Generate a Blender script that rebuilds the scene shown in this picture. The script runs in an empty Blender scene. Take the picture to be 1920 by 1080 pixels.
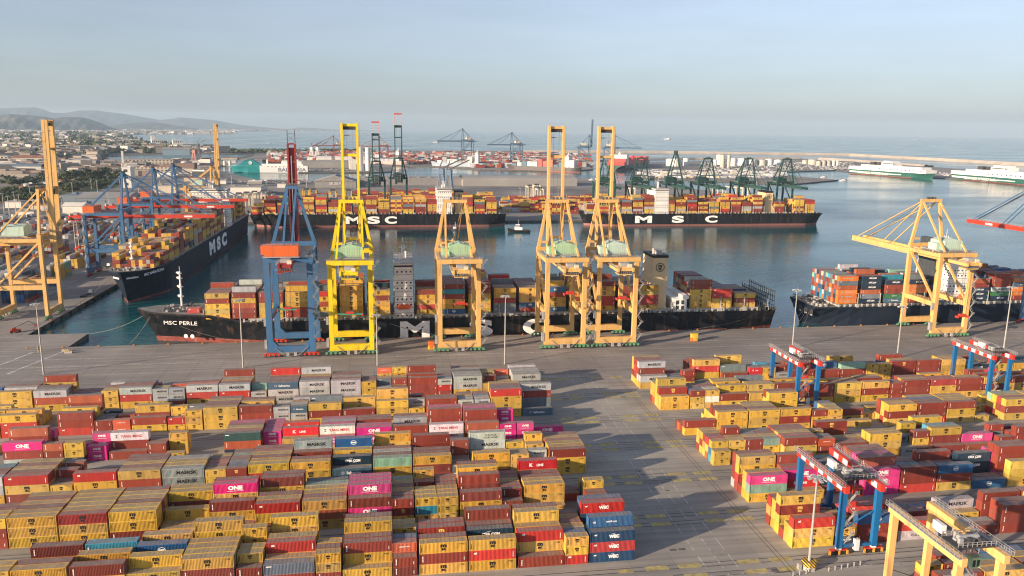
import bpy, math, random
import numpy as np
from mathutils import Vector, Matrix
random.seed(7)
sc = bpy.context.scene
R = math.radians
# ---------------------------------------------------------------- camera
F = 1468.; HC = 112.; PITCH = math.atan(297/1468); ROLL = R(.70); YAW = R(8.7)
_f = np.array([math.sin(YAW)*math.cos(PITCH), math.cos(YAW)*math.cos(PITCH), -math.sin(PITCH)])
_r = np.array([math.cos(YAW), -math.sin(YAW), 0.]); _u = np.cross(_r, _f)
_c, _s = math.cos(ROLL), math.sin(ROLL)
_r, _u = _r*_c + _u*_s, -_r*_s + _u*_c
cam = bpy.data.cameras.new('camera'); camo = bpy.data.objects.new('camera', cam)
sc.collection.objects.link(camo); sc.camera = camo
camo.matrix_world = Matrix(((_r[0], _u[0], -_f[0], 0), (_r[1], _u[1], -_f[1], 0), (_r[2], _u[2], -_f[2], HC), (0, 0, 0, 1)))
cam.sensor_width = 36; cam.lens = F/1920*36; cam.clip_start = 1; cam.clip_end = 200000
# ---------------------------------------------------------------- light
SUN_AZ = R(25.)      # light travels towards +x, a little towards +y
SUN_EL = R(13.5)
w = bpy.data.worlds.new('World'); sc.world = w; w.use_nodes = True
nt = w.node_tree; bg = nt.nodes['Background']
sky = nt.nodes.new('ShaderNodeTexSky'); sky.sky_type = 'NISHITA'; sky.sun_disc = False
sky.sun_elevation = SUN_EL; sky.air_density = 1.0; sky.dust_density = 1.0; sky.ozone_density = 4.0
sd = Vector((-math.cos(SUN_AZ)*math.cos(SUN_EL), -math.sin(SUN_AZ)*math.cos(SUN_EL), math.sin(SUN_EL)))
sky.sun_rotation = math.atan2(sd.x, sd.y)
tc = nt.nodes.new('ShaderNodeTexCoord'); sp = nt.nodes.new('ShaderNodeSeparateXYZ'); mx = nt.nodes.new('ShaderNodeMath')
mx.operation = 'MAXIMUM'; mx.inputs[1].default_value = .004; cb = nt.nodes.new('ShaderNodeCombineXYZ')
nt.links.new(tc.outputs['Generated'], sp.inputs[0]); nt.links.new(sp.outputs[2], mx.inputs[0])
nt.links.new(sp.outputs[0], cb.inputs[0]); nt.links.new(sp.outputs[1], cb.inputs[1]); nt.links.new(mx.outputs[0], cb.inputs[2])
hsv = nt.nodes.new('ShaderNodeHueSaturation'); hsv.inputs['Saturation'].default_value = .60
# thin uneven haze veil in the sky
sn = nt.nodes.new('ShaderNodeTexNoise'); sn.inputs['Scale'].default_value = 2.2; sn.inputs['Detail'].default_value = 6; sn.inputs['Roughness'].default_value = .6
sm = nt.nodes.new('ShaderNodeMapping'); sm.inputs['Scale'].default_value = (1, 1, 7); nt.links.new(tc.outputs['Generated'], sm.inputs[0]); nt.links.new(sm.outputs[0], sn.inputs[0])
sr = nt.nodes.new('ShaderNodeMapRange'); sr.inputs[1].default_value = .35; sr.inputs[2].default_value = .7; sr.inputs[3].default_value = .95; sr.inputs[4].default_value = 1.10
nt.links.new(sn.outputs[0], sr.inputs[0]); nt.links.new(sr.outputs[0], hsv.inputs['Value'])
nt.links.new(cb.outputs[0], sky.inputs[0]); nt.links.new(sky.outputs[0], hsv.inputs['Color']); tn = nt.nodes.new('ShaderNodeMix'); tn.data_type = 'RGBA'; tn.blend_type = 'MULTIPLY'; tn.inputs[0].default_value = 1.; tn.inputs[7].default_value = (1.015, .99, 1.025, 1); nt.links.new(hsv.outputs[0], tn.inputs[6]); nt.links.new(tn.outputs[2], bg.inputs[0]); bg.inputs[1].default_value = .098
sun = bpy.data.lights.new('sun', 'SUN'); sun.energy = 5.0; sun.angle = R(.6); sun.color = (1., .77, .545)
so = bpy.data.objects.new('sun', sun); sc.collection.objects.link(so)
so.rotation_euler = sd.to_track_quat('Z', 'Y').to_euler()
sc.view_settings.view_transform = 'Standard'; sc.view_settings.look = 'None'
sc.view_settings.exposure = 0.88; sc.view_settings.gamma = 1.0
sc.cycles.max_bounces = 6; sc.cycles.diffuse_bounces = 2; sc.cycles.glossy_bounces = 2
sc.cycles.volume_bounces = 0; sc.cycles.filter_width = 1.15; sc.cycles.use_denoising = True

def G(px, py, z=0.):
    d = _f*F + _r*(px-960) + _u*(540-py); t = (z-HC)/d[2]; return (d[0]*t, d[1]*t)
def onY(px, py, Y):
    d = _f*F + _r*(px-960) + _u*(540-py); t = Y/d[1]; return (d[0]*t, HC+d[2]*t)
def vis(x, y, z, m=40):
    v = np.array([x, y, z-HC]); q = v @ _f
    if q < 5: return False
    a, b = 960+F*(v @ _r)/q, 540-F*(v @ _u)/q
    return -m < a < 1920+m and -m < b < 1080+m

# ---------------------------------------------------------------- materials
MATS = {}
def N(nt, t, **k):
    n = nt.nodes.new(t)
    for a, b in k.items(): setattr(n, a, b)
    return n
def mat(name, rgb, rough=.55, metal=0., var=.18, scale=.35, var2=None, spec=.4, bump=0., bscale=2., source=None, streak=False, slab=None, tracks=False):
    """painted / mineral surface whose colour wanders with object-space noise; source 'obj' or 'attr' takes the colour from the object"""
    if name in MATS: return MATS[name]
    m = bpy.data.materials.new(name); m.use_nodes = True; nt = m.node_tree; p = nt.nodes['Principled BSDF']
    L = nt.links.new
    co = N(nt, 'ShaderNodeTexCoord')
    n1 = N(nt, 'ShaderNodeTexNoise'); n1.inputs['Scale'].default_value = scale; n1.inputs['Detail'].default_value = 5
    mp = N(nt, 'ShaderNodeMapping'); L(co.outputs['Object'], mp.inputs[0]); L(mp.outputs[0], n1.inputs[0])
    if streak: mp.inputs['Scale'].default_value = (1, 1, streak if streak is not True else .25)
    mr = N(nt, 'ShaderNodeMapRange'); mr.inputs[1].default_value = .3; mr.inputs[2].default_value = .7
    mr.inputs[3].default_value = 1-var; mr.inputs[4].default_value = 1+var; L(n1.outputs[0], mr.inputs[0])
    vm = N(nt, 'ShaderNodeVectorMath', operation='SCALE'); L(mr.outputs[0], vm.inputs['Scale'])
    if source == 'obj': o = N(nt, 'ShaderNodeObjectInfo'); src = o.outputs['Color']
    elif source == 'attr': o = N(nt, 'ShaderNodeAttribute'); o.attribute_name = 'Col'; src = o.outputs['Color']
    else: o = N(nt, 'ShaderNodeRGB'); o.outputs[0].default_value = (*rgb, 1); src = o.outputs[0]
    if var2:   # second tone in patches
        n2 = N(nt, 'ShaderNodeTexNoise'); n2.inputs['Scale'].default_value = var2[1]; n2.inputs['Detail'].default_value = 4
        L(mp.outputs[0], n2.inputs[0])
        r2 = N(nt, 'ShaderNodeMapRange'); r2.inputs[1].default_value = var2[2]; r2.inputs[2].default_value = var2[3]
        r2.inputs[3].default_value = var2[5] if len(var2) > 5 else 0.; r2.inputs[4].default_value = var2[4]; L(n2.outputs[0], r2.inputs[0])
        mxn = N(nt, 'ShaderNodeMix', data_type='RGBA'); L(r2.outputs[0], mxn.inputs[0]); L(src, mxn.inputs[6]); mxn.inputs[7].default_value = (*var2[0], 1)
        src = mxn.outputs[2]
    if slab:   # cast slabs with dark joints, each slab a little different
        bt = N(nt, 'ShaderNodeTexBrick'); bt.offset = 0.; bt.inputs['Scale'].default_value = 1.; bt.inputs['Brick Width'].default_value = slab[0]; bt.inputs['Row Height'].default_value = slab[1]; bt.inputs['Mortar Size'].default_value = .06; bt.inputs['Mortar Smooth'].default_value = .3; bt.inputs['Bias'].default_value = 0.
        bt.inputs['Color1'].default_value = (.94,.94,.95,1); bt.inputs['Color2'].default_value = (1.05,1.05,1.04,1); bt.inputs['Mortar'].default_value = (.78,.77,.76,1); L(co.outputs['Object'], bt.inputs[0])
        mm = N(nt, 'ShaderNodeMix', data_type='RGBA', blend_type='MULTIPLY'); mm.inputs[0].default_value = 1.; L(src, mm.inputs[6]); L(bt.outputs[0], mm.inputs[7]); src = mm.outputs[2]
    if tracks:   # long rubber and grime streaks running along the lanes
        m4 = N(nt, 'ShaderNodeMapping'); m4.inputs['Scale'].default_value = (.012, .55, 1); L(co.outputs['Object'], m4.inputs[0]); n4 = N(nt, 'ShaderNodeTexNoise'); n4.inputs['Scale'].default_value = 1.; n4.inputs['Detail'].default_value = 6; L(m4.outputs[0], n4.inputs[0])
        r4 = N(nt, 'ShaderNodeMapRange'); r4.inputs[1].default_value = .42; r4.inputs[2].default_value = .64; r4.inputs[3].default_value = 1.05; r4.inputs[4].default_value = .84; L(n4.outputs[0], r4.inputs[0])
        n5 = N(nt, 'ShaderNodeTexNoise'); n5.inputs['Scale'].default_value = .9; n5.inputs['Detail'].default_value = 3; L(co.outputs['Object'], n5.inputs[0]); r5_ = N(nt, 'ShaderNodeMapRange'); r5_.inputs[1].default_value = .66; r5_.inputs[2].default_value = .74; r5_.inputs[3].default_value = 1.; r5_.inputs[4].default_value = .6; L(n5.outputs[0], r5_.inputs[0])
        q4 = N(nt, 'ShaderNodeMath', operation='MULTIPLY'); L(r4.outputs[0], q4.inputs[0]); L(r5_.outputs[0], q4.inputs[1]); v4 = N(nt, 'ShaderNodeVectorMath', operation='SCALE'); L(src, v4.inputs[0]); L(q4.outputs[0], v4.inputs['Scale']); src = v4.outputs[0]
    L(src, vm.inputs[0]); L(vm.outputs[0], p.inputs['Base Color'])
    p.inputs['Roughness'].default_value = rough; p.inputs['Metallic'].default_value = metal; p.inputs['Specular IOR Level'].default_value = spec
    if bump:
        b = N(nt, 'ShaderNodeBump'); b.inputs['Strength'].default_value = bump
        n3 = N(nt, 'ShaderNodeTexNoise'); n3.inputs['Scale'].default_value = bscale; n3.inputs['Detail'].default_value = 6
        L(co.outputs['Object'], n3.inputs[0]); L(n3.outputs[0], b.inputs['Height']); L(b.outputs[0], p.inputs['Normal'])
    MATS[name] = m; return m

class MB:
    """collects faces, builds one mesh object"""
    def __init__(s): s.v = []; s.f = []; s.m = []; s.c = []
    def quad(s, pts, m=0, c=None):
        b = len(s.v); s.v += [tuple(p) for p in pts]; s.f.append(tuple(range(b, b+len(pts)))); s.m.append(m); s.c.append(c)
    def box(s, x0, x1, y0, y1, z0, z1, m=0, c=None, bottom=True, mt=None):
        b = len(s.v)
        s.v += [(x0,y0,z0),(x1,y0,z0),(x1,y1,z0),(x0,y1,z0),(x0,y0,z1),(x1,y0,z1),(x1,y1,z1),(x0,y1,z1)]
        fs = [(0,1,5,4),(1,2,6,5),(2,3,7,6),(3,0,4,7),(4,5,6,7)]
        if bottom: fs.append((3,2,1,0))
        for i, q in enumerate(fs):
            s.f.append(tuple(b+k for k in q)); s.m.append(m if (mt is None or i != 4) else mt); s.c.append(c)
    def beam(s, p, q, wd, h=None, m=0, wd2=None, h2=None, c=None):
        h = wd if h is None else h; wd2 = wd if wd2 is None else wd2; h2 = h if h2 is None else h2
        p, q = Vector(p), Vector(q); d = (q-p).normalized()
        up = Vector((0,0,1)) if abs(d.z) < .95 else Vector((0,1,0))
        sx = d.cross(up).normalized(); sy = sx.cross(d).normalized()
        b = len(s.v)
        for o, a, e in ((p, wd/2, h/2), (q, wd2/2, h2/2)):
            for i, j in ((-1,-1),(1,-1),(1,1),(-1,1)): s.v.append(tuple(o+sx*a*i+sy*e*j))
        for k in ((0,1,2,3),(7,6,5,4),(0,4,5,1),(1,5,6,2),(2,6,7,3),(3,7,4,0)): s.f.append(tuple(b+i for i in k)); s.m.append(m); s.c.append(c)
    def cyl(s, p, q, r, n=8, m=0, r2=None, cap=True, c=None):
        r2 = r if r2 is None else r2
        p, q = Vector(p), Vector(q); d = (q-p).normalized()
        up = Vector((0,0,1)) if abs(d.z) < .95 else Vector((1,0,0))
        sx = d.cross(up).normalized(); sy = sx.cross(d).normalized(); b = len(s.v)
        for o, a in ((p, r), (q, r2)):
            for i in range(n):
                t = 2*math.pi*i/n; s.v.append(tuple(o+sx*a*math.cos(t)+sy*a*math.sin(t)))
        for i in range(n):
            j = (i+1) % n; s.f.append((b+j, b+i, b+n+i, b+n+j)); s.m.append(m); s.c.append(c)
        if cap:
            s.f.append(tuple(b+i for i in range(n))); s.m.append(m); s.c.append(c)
            s.f.append(tuple(b+n+i for i in reversed(range(n)))); s.m.append(m); s.c.append(c)
    def prism(s, poly, z0, z1, m=0, mt=None, c=None):
        A = sum(poly[i][0]*poly[(i+1)%len(poly)][1]-poly[(i+1)%len(poly)][0]*poly[i][1] for i in range(len(poly)))
        if A < 0: poly = poly[::-1]
        b = len(s.v); n = len(poly); s.v += [(x,y,z0) for x, y in poly]+[(x,y,z1) for x, y in poly]
        for i in range(n):
            j = (i+1) % n; s.f.append((b+i,b+j,b+n+j,b+n+i)); s.m.append(m); s.c.append(c)
        s.f.append(tuple(b+n+i for i in range(n))); s.m.append(m if mt is None else mt); s.c.append(c)
    def add(s, mesh, x=0, y=0, z=0, k=1., m=0):
        b = len(s.v); s.v += [(a*k+x, e*k+y, g*k+z) for a, e, g in mesh[0]]
        for q in mesh[1]: s.f.append(tuple(b+i for i in q)); s.m.append(m); s.c.append(None)
    def rail(s, p, q, h=1.1, n=6, m=0, t=.09):
        p, q = Vector(p), Vector(q); u = Vector((0,0,h)); s.beam(p+u, q+u, t, t, m); s.beam(p+u*.5, q+u*.5, t, t, m)
        for i in range(n+1):
            a = p.lerp(q, i/n); s.beam(a, a+u, t, t, m)
    def truss(s, p, q, wd, n=8, t=.25, m=0):
        """square lattice between p and q"""
        p, q = Vector(p), Vector(q); d = (q-p).normalized(); up = Vector((0,0,1)) if abs(d.z) < .95 else Vector((0,1,0))
        sx = d.cross(up).normalized()*wd/2; sy = sx.cross(d).normalized()*wd/2; cs = [-sx-sy, sx-sy, sx+sy, -sx+sy]
        for c_ in cs: s.beam(p+c_, q+c_, t, t, m)
        for i in range(n):
            a, b = p.lerp(q, i/n), p.lerp(q, (i+1)/n)
            for k in range(4): s.beam(a+cs[k], b+cs[(k+1) % 4], t*.6, t*.6, m); s.beam(a+cs[k], a+cs[(k+1) % 4], t*.6, t*.6, m)
    def mesh(s, name, mats, smooth=False):
        me = bpy.data.meshes.new(name); me.from_pydata(s.v, [], s.f)
        for x in (mats if isinstance(mats, (list, tuple)) else [mats]): me.materials.append(x)
        me.polygons.foreach_set('material_index', s.m)
        if smooth: me.polygons.foreach_set('use_smooth', [True]*len(s.f))
        if any(c is not None for c in s.c):
            a = me.color_attributes.new('Col', 'FLOAT_COLOR', 'CORNER')
            buf = []
            for f_, c in zip(s.f, s.c): buf += list((*(c or (.5,.5,.5)), 1.))*len(f_)
            a.data.foreach_set('color', buf)
        me.update(); return me
    def build(s, name, mats, parent=None, smooth=False, **k):
        o = bpy.data.objects.new(name, s.mesh(name, mats, smooth)); sc.collection.objects.link(o)
        if parent is not None: o.parent = parent
        if k: tag(o, **k)
        return o
def tag(o, label=None, cat=None, group=None, kind=None):
    if label: o['label'] = label
    if cat: o['category'] = cat
    if group: o['group'] = group
    if kind: o['kind'] = kind
    return o
def thing(name, loc=(0,0,0), rz=0, **k):
    o = bpy.data.objects.new(name, None); sc.collection.objects.link(o); o.location = loc; o.rotation_euler = (0,0,rz)
    o.empty_display_size = 1; return tag(o, **k)
def dup(root, loc=None, rz=None, **k):
    def cp(o, par):
        c = o.copy(); sc.collection.objects.link(c); c.parent = par
        for ch in o.children: cp(ch, c)
        return c
    c = cp(root, None)
    if loc is not None: c.location = loc
    if rz is not None: c.rotation_euler = (0,0,rz)
    for a in ('label','group'):
        if a in c.keys() and a not in k and a == 'label': del c[a]
    return tag(c, **k)
_tx = {}
def text(s, h=1., bold=.0, sx=1.):
    """lettering as flat faces in the xz-plane facing -y, centred on the origin, cap height h"""
    key = (s, h, bold, sx)
    if key in _tx: return _tx[key]
    cu = bpy.data.curves.new('t', 'FONT'); cu.body = s; cu.resolution_u = 8 if h > 5 else 2; cu.offset = bold; cu.size = 1
    cu.space_line = .8; cu.align_x = 'CENTER'
    o = bpy.data.objects.new('t', cu); sc.collection.objects.link(o)
    dg = bpy.context.evaluated_depsgraph_get(); me = bpy.data.meshes.new_from_object(o.evaluated_get(dg))
    vs = [tuple(v.co) for v in me.vertices]; fs = [tuple(p.vertices) for p in me.polygons]
    bpy.data.objects.remove(o); bpy.data.curves.remove(cu); bpy.data.meshes.remove(me)
    if vs:
        xs = [v[0] for v in vs]; ys = [v[1] for v in vs]; cx = (min(xs)+max(xs))/2; cy = (min(ys)+max(ys))/2; k = h/(max(ys)-min(ys))
        vs = [((v[0]-cx)*k*sx, 0., (v[1]-cy)*k) for v in vs]
        if fs:
            a, b, c_ = (Vector(vs[i]) for i in fs[0][:3])
            if (b-a).cross(c_-a).y > 0: fs = [f[::-1] for f in fs]
    _tx[key] = (vs, fs); return _tx[key]
def tshift(t, x=0, z=0, y=0): return ([(a+x, b+y, c+z) for a, b, c in t[0]], t[1])
def rect(x0, x1, z0, z1): return ([(x0,0,z0),(x1,0,z0),(x1,0,z1),(x0,0,z1)], [(0,1,2,3)])
def ring(r, r2, n=20, x=0, z=0, sx=1.):
    vs = []
    for i in range(n):
        a = 2*math.pi*i/n; vs += [(x+r*sx*math.cos(a), 0, z+r*math.sin(a)), (x+r2*sx*math.cos(a), 0, z+r2*math.sin(a))]
    return (vs, [(2*i, 2*((i+1)%n), 2*((i+1)%n)+1, 2*i+1) for i in range(n)])
def disc(r, n=20, x=0, z=0):
    return ([(x+r*math.cos(2*math.pi*i/n), 0, z+r*math.sin(2*math.pi*i/n)) for i in range(n)], [tuple(range(n))])
def join(*ts):
    v, f = [], []
    for t in ts:
        b = len(v); v += t[0]; f += [tuple(b+i for i in q) for q in t[1]]
    return (v, f)
# ================================================================ setting
def Gd(px, D):
    d = _f*F + _r*(px-960) + _u*(540-(243+.0122*(px-960))); h = math.hypot(d[0], d[1]); return (d[0]/h*D, d[1]/h*D)
# sea
wm = bpy.data.materials.new('sea_water'); wm.use_nodes = True; nt = wm.node_tree; p = nt.nodes['Principled BSDF']; L = nt.links.new
geo = N(nt, 'ShaderNodeNewGeometry'); co = N(nt, 'ShaderNodeTexCoord')
p.inputs['Roughness'].default_value = .13; p.inputs['IOR'].default_value = 1.33; p.inputs['Specular IOR Level'].default_value = .5
n0 = N(nt, 'ShaderNodeTexNoise'); n0.inputs['Scale'].default_value = .006; n0.inputs['Detail'].default_value = 4; L(co.outputs['Object'], n0.inputs[0])
cr = N(nt, 'ShaderNodeValToRGB'); cr.color_ramp.elements[0].position = .35; cr.color_ramp.elements[0].color = (.003, .065, .080, 1)
cr.color_ramp.elements[1].position = .68; cr.color_ramp.elements[1].color = (.006, .105, .115, 1)
L(n0.outputs[0], cr.inputs[0]); L(cr.outputs[0], p.inputs['Base Color'])
mp = N(nt, 'ShaderNodeMapping'); mp.inputs['Scale'].default_value = (.7, 1.3, 1); mp.inputs['Rotation'].default_value = (0, 0, .35); L(co.outputs['Object'], mp.inputs[0])
n1 = N(nt, 'ShaderNodeTexNoise'); n1.inputs['Scale'].default_value = .28; n1.inputs['Detail'].default_value = 5; n1.inputs['Distortion'].default_value = .6
n2 = N(nt, 'ShaderNodeTexNoise'); n2.inputs['Scale'].default_value = .035; n2.inputs['Detail'].default_value = 3
L(mp.outputs[0], n1.inputs[0]); L(mp.outputs[0], n2.inputs[0])
ad = N(nt, 'ShaderNodeMath', operation='MULTIPLY_ADD'); ad.inputs[1].default_value = 1.2; L(n2.outputs[0], ad.inputs[0]); L(n1.outputs[0], ad.inputs[2])
bp = N(nt, 'ShaderNodeBump'); bp.inputs['Strength'].default_value = .42; bp.inputs['Distance'].default_value = .55
n6 = N(nt, 'ShaderNodeTexNoise'); n6.inputs['Scale'].default_value = .0045; n6.inputs['Detail'].default_value = 5; L(mp.outputs[0], n6.inputs[0])
r6 = N(nt, 'ShaderNodeMapRange'); r6.inputs[1].default_value = .38; r6.inputs[2].default_value = .62; r6.inputs[3].default_value = .22; r6.inputs[4].default_value = .62; L(n6.outputs[0], r6.inputs[0]); L(r6.outputs[0], bp.inputs['Strength'])
r7 = N(nt, 'ShaderNodeMapRange'); r7.inputs[1].default_value = .38; r7.inputs[2].default_value = .62; r7.inputs[3].default_value = .07; r7.inputs[4].default_value = .2; L(n6.outputs[0], r7.inputs[0]); L(r7.outputs[0], p.inputs['Roughness'])
L(ad.outputs[0], bp.inputs['Height']); L(bp.outputs[0], p.inputs['Normal'])
m = MB(); m.v = [(36000*math.cos(2*math.pi*i/180), 36000*math.sin(2*math.pi*i/180), -2.5) for i in range(180)]
m.f = [tuple(range(180))]; m.m = [0]; m.c = [None]
m.build('sea', wm, kind='structure')

conc = mat('quay_concrete', (.285,.26,.235), rough=.85, var=.16, scale=.03, var2=((.215,.20,.185), .012, .45, .62, .8), bump=.1, bscale=.5, slab=(7.5, 5.), tracks=True)
yardm = mat('yard_asphalt', (.345,.325,.285), rough=.85, var=.14, scale=.05, var2=((.24,.23,.21), .02, .42, .6, .8), bump=.1, bscale=.6, slab=(12., 9.), tracks=True)
wallm = mat('quay_wall', (.09,.085,.075), rough=.9, var=.3, scale=.2)
landm = mat('port_land', (.25,.235,.22), rough=.9, var=.25, scale=.01, var2=((.14,.13,.12), .006, .45, .6, .8))
cityg = mat('plain_ground', (.085,.09,.075), rough=.95, var=.35, scale=.004, var2=((.17,.155,.14), .0022, .5, .62, .7))
sandm = mat('sand', (.42,.36,.27), rough=.95, var=.1, scale=.01)
def land(name, poly, z=0., mats=None, zb=-5, label=None, **k):
    m = MB(); m.prism(poly, zb, z, 0, 1); return m.build(name, mats or [wallm, landm], kind='structure')
# near terminal (one sheet with the perpendicular quay) and the small pier stub
land('ground', [(-1500,-400), (1500,-400), (1500,417), (-197,417), (-197,968), (-1500,968)], mats=[wallm, yardm])
land('pier', [(-197,416.9), (-166,416.9), (-166,444.5), (-197,444.5)], z=-.004, mats=[wallm, conc])
m = MB(); m.box(-196.8, 1490, 343, 416.7, 0, .004); m.box(-228, -197.2, 417.2, 960, 0, .004); m.build('quay', [conc], kind='structure')
FT = [(-197.1,968), (545,968), G(1490,376), G(1440,371), G(1330,357), G(1250,349), G(1150,344), G(1105,334), G(700,329), G(640,341), G(560,338), G(480,337), G(440,327), G(400,316), (-900,2300), (-1500,2300), (-1500,968.1), (-197,968.1)]
land('terminal', FT)
W = lambda *a: [G(*q) for q in a]
land('city_ground', W((-60,330),(400,315.9),(425,301),(470,294),(480,285))+W((430,284.5),(330,276.5),(270,268),(232,259),(215,251.5))+[Gd(235,9800),Gd(300,12500),Gd(400,17500),Gd(520,21500),Gd(620,25500),Gd(720,31000),Gd(720,34000),Gd(-200,34000)]+[(-30000,9000),(-6000,2299.8),(-1500,2299.8)], z=.6, mats=[cityg, cityg])
land('beach', W((430,286),(330,278),(270,269.5),(232,260),(215,252),(222,251),(240,258.5),(275,267.2),(332,275.2),(432,283.2)), z=.5, mats=[sandm, sandm])
land('north_pier', W((478,284.5),(700,282),(1000,282.5),(1065,286),(1112,317),(1060,321),(900,318),(830,312.5),(640,306.5),(540,303),(428,297)))
land('middle_pier', W((540,311),(560,307),(735,309),(735,321),(700,323),(560,323)))
land('tank_terminal', W((1130,306),(1500,298),(1560,301),(1605,303),(1600,318),(1440,323),(1330,322),(1200,318)))
land('long_pier', W((1185,320),(1300,323),(1420,326),(1500,331),(1572,337),(1480,345.5),(1320,338),(1190,332)))
land('ferry_terminal', W((1540,316),(1600,318),(1604,304),(1740,312.5),(1850,320),(1990,326),(1990,354),(1920,343),(1755,333),(1600,322.5)))
def breakwater(name, pts, wd, h, mt):
    m = MB()
    for (a, b) in zip(pts[:-1], pts[1:]):
        a, b = Vector((*a,0)), Vector((*b,0)); d = (b-a).normalized(); n = Vector((-d.y,d.x,0))
        A, B = a-d*2, b+d*2
        for s0, z0, s1, z1 in ((-.5,-4,-.3,h*.6),(-.3,h*.6,.1,h*.6),(.1,h*.6,.12,h),(.12,h,.3,h),(.3,h,.6,-4)):
            m.quad([A-n*s0*wd+Vector((0,0,z0)), B-n*s0*wd+Vector((0,0,z0)), B-n*s1*wd+Vector((0,0,z1)), A-n*s1*wd+Vector((0,0,z1))][::-1])
    return m.build(name, [mt], kind='structure')
stone = mat('breakwater_stone', (.46,.40,.33), rough=.95, var=.2, scale=.02)
breakwater('outer_breakwater', [G(980,284),G(1250,286),G(1600,290.5)], 70, 9, stone)
breakwater('outer_breakwater', [G(1601,291.5),G(1700,296.5),G(1920,309),G(2050,316)], 60, 9, stone)
breakwater('inner_breakwater', [G(1542,298),G(1600,301),G(1742,312)], 50, 6, stone)
breakwater('inner_breakwater', [G(1130,301),G(1300,297),G(1500,296.5)], 30, 4, stone)
# inner harbour basins lying in the city land
m = MB(); m.prism(W((188,296),(300,291),(400,289.5),(468,292.5),(420,297.5),(330,296.5),(240,301),(190,303)), .55, .7); m.build('marina_basin', [wm], kind='structure')
# green belt in the middle distance
grassm = mat('scrub_grass', (.10,.115,.045), rough=.95, var=.4, scale=.03, var2=((.2,.17,.1), .012, .5, .6, .7))
m = MB(); m.prism(W((-40,352),(60,346),(150,334),(235,333),(225,349),(150,362),(60,372),(-40,386)), .0, .15); m.build('grass', [grassm], kind='stuff')
# roads through the port
roadm = mat('road_asphalt', (.10,.10,.105), rough=.9, var=.2, scale=.02)
def road(pts, wd, z=.02, mt=roadm, name='road'):
    m = MB()
    for a, b in zip(pts[:-1], pts[1:]):
        a, b = Vector((*a,z)), Vector((*b,z)); d = (b-a).normalized(); n = Vector((-d.y,d.x,0))*wd/2
        m.quad([a+n,a-n,b-n,b+n]); z += .004
        b = None
    return m.build(name, [mt], kind='structure')
road(W((-60,405),(60,385),(150,372),(230,362),(330,350),(450,352),(560,345)), 22)
road(W((330,312),(400,327),(480,352),(560,372)), 18, .05)
road(W((0,328),(120,322),(240,318),(400,330)), 20, .08)
# ---- painted marks of the yard and quay
ym = mat('yellow_road_paint', (.42,.35,.12), rough=.8, var=.3, scale=.6, var2=((.3,.27,.2), .9, .45, .62, .7))
wp = mat('white_road_paint', (.6,.58,.55), rough=.8, var=.3, scale=.5, var2=((.2,.18,.16), .7, .4, .65, .9))
dk = mat('rail_track', (.07,.065,.06), rough=.7, var=.2, scale=.3)
patch = mat('worn_asphalt_patch', (.11,.105,.10), rough=.9, var=.2, scale=.2)
m = MB()
for k in range(-1, 6):
    for y in (178.3+27.2*k, 200.8+27.2*k):
        for i, x in enumerate((66.5, 75.5, 92, 101)): m.box(x-3.1, x+3.1, y-1., y+1., 0, .009, bottom=False)
for x, y in ((40,175),(58,178),(110,176.5)): m.box(x-2, x+2, y-.8, y+.8, 0, .009, bottom=False)
m.build('yellow_markings', [ym], kind='structure')
m = MB()
for x in (79.5, 84., 88.):
    y = 158
    while y < 345: m.box(x-.09, x+.09, y, y+6.5, 0, .009, bottom=False); y += 9
for y0 in (165., 172.5): 
    for i in range(16): m.box(20+i*9, 25+i*9, y0-.1, y0+.1, 0, .009, bottom=False)
m.box(-700, 700, 381.2, 381.5, .004, .013, bottom=False); m.box(-700, 700, 394, 394.25, .004, .013, bottom=False)
for i in range(12): m.box(-225+.4*i, -199, 440+i*36, 440.5+i*36, .004, .013, bottom=False)
for x0, y0, x1, y1 in ((-176,372,-166,409),(-190,372,-180,409)):
    m.quad([(x0,y0,.01),(x0+1.4,y0,.01),(x1+1.4,y1,.01),(x1,y1,.01)])
for i in range(9): m.box(47+i*1.5, 47.8+i*1.5, 166, 169, 0, .009, bottom=False)
m.build('white_markings', [wp], kind='structure')
m = MB()
for y in (387, 413.5):
    for d in (-.35, .35): m.box(-196 if y > 400 else -700, 900, y+d-.07, y+d+.07, .004, .016, bottom=False)
for x in (-200.5, -227):
    for d in (-.35, .35): m.box(x+d-.07, x+d+.07, 440, 960, .004, .016, bottom=False)
for x in (100.6, 101.9): m.box(x-.08, x+.08, 150, 342, 0, .012, bottom=False)
for k in range(-1, 6):
    for y in (178.3+27.2*k, 200.8+27.2*k):
        for d in (-.9, .9): m.box(-260, 420, y+d-.14, y+d+.14, 0, .006, bottom=False)
for x in range(-190, 420, 12): m.box(x-.04, x+.04, 343.5, 386, .004, .012, bottom=False)
for y in (352, 361, 370, 398, 405): m.box(-190, 420, y-.05, y+.05, .004, .012, bottom=False)
m.build('rail_tracks', [dk], kind='structure')
m = MB()
for x, y, a, b in ((71,292,1.6,.8),(79,236,1.6,.8),(84,221,1.4,.8),(73,186,2.,1.1),(75.5,186,2.,1.1),(96,172,5,2.2),(60,330,1.5,.8)): m.box(x, x+a, y, y+b, 0, .007, bottom=False)
m.build('manhole_patches', [patch], kind='structure')
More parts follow.
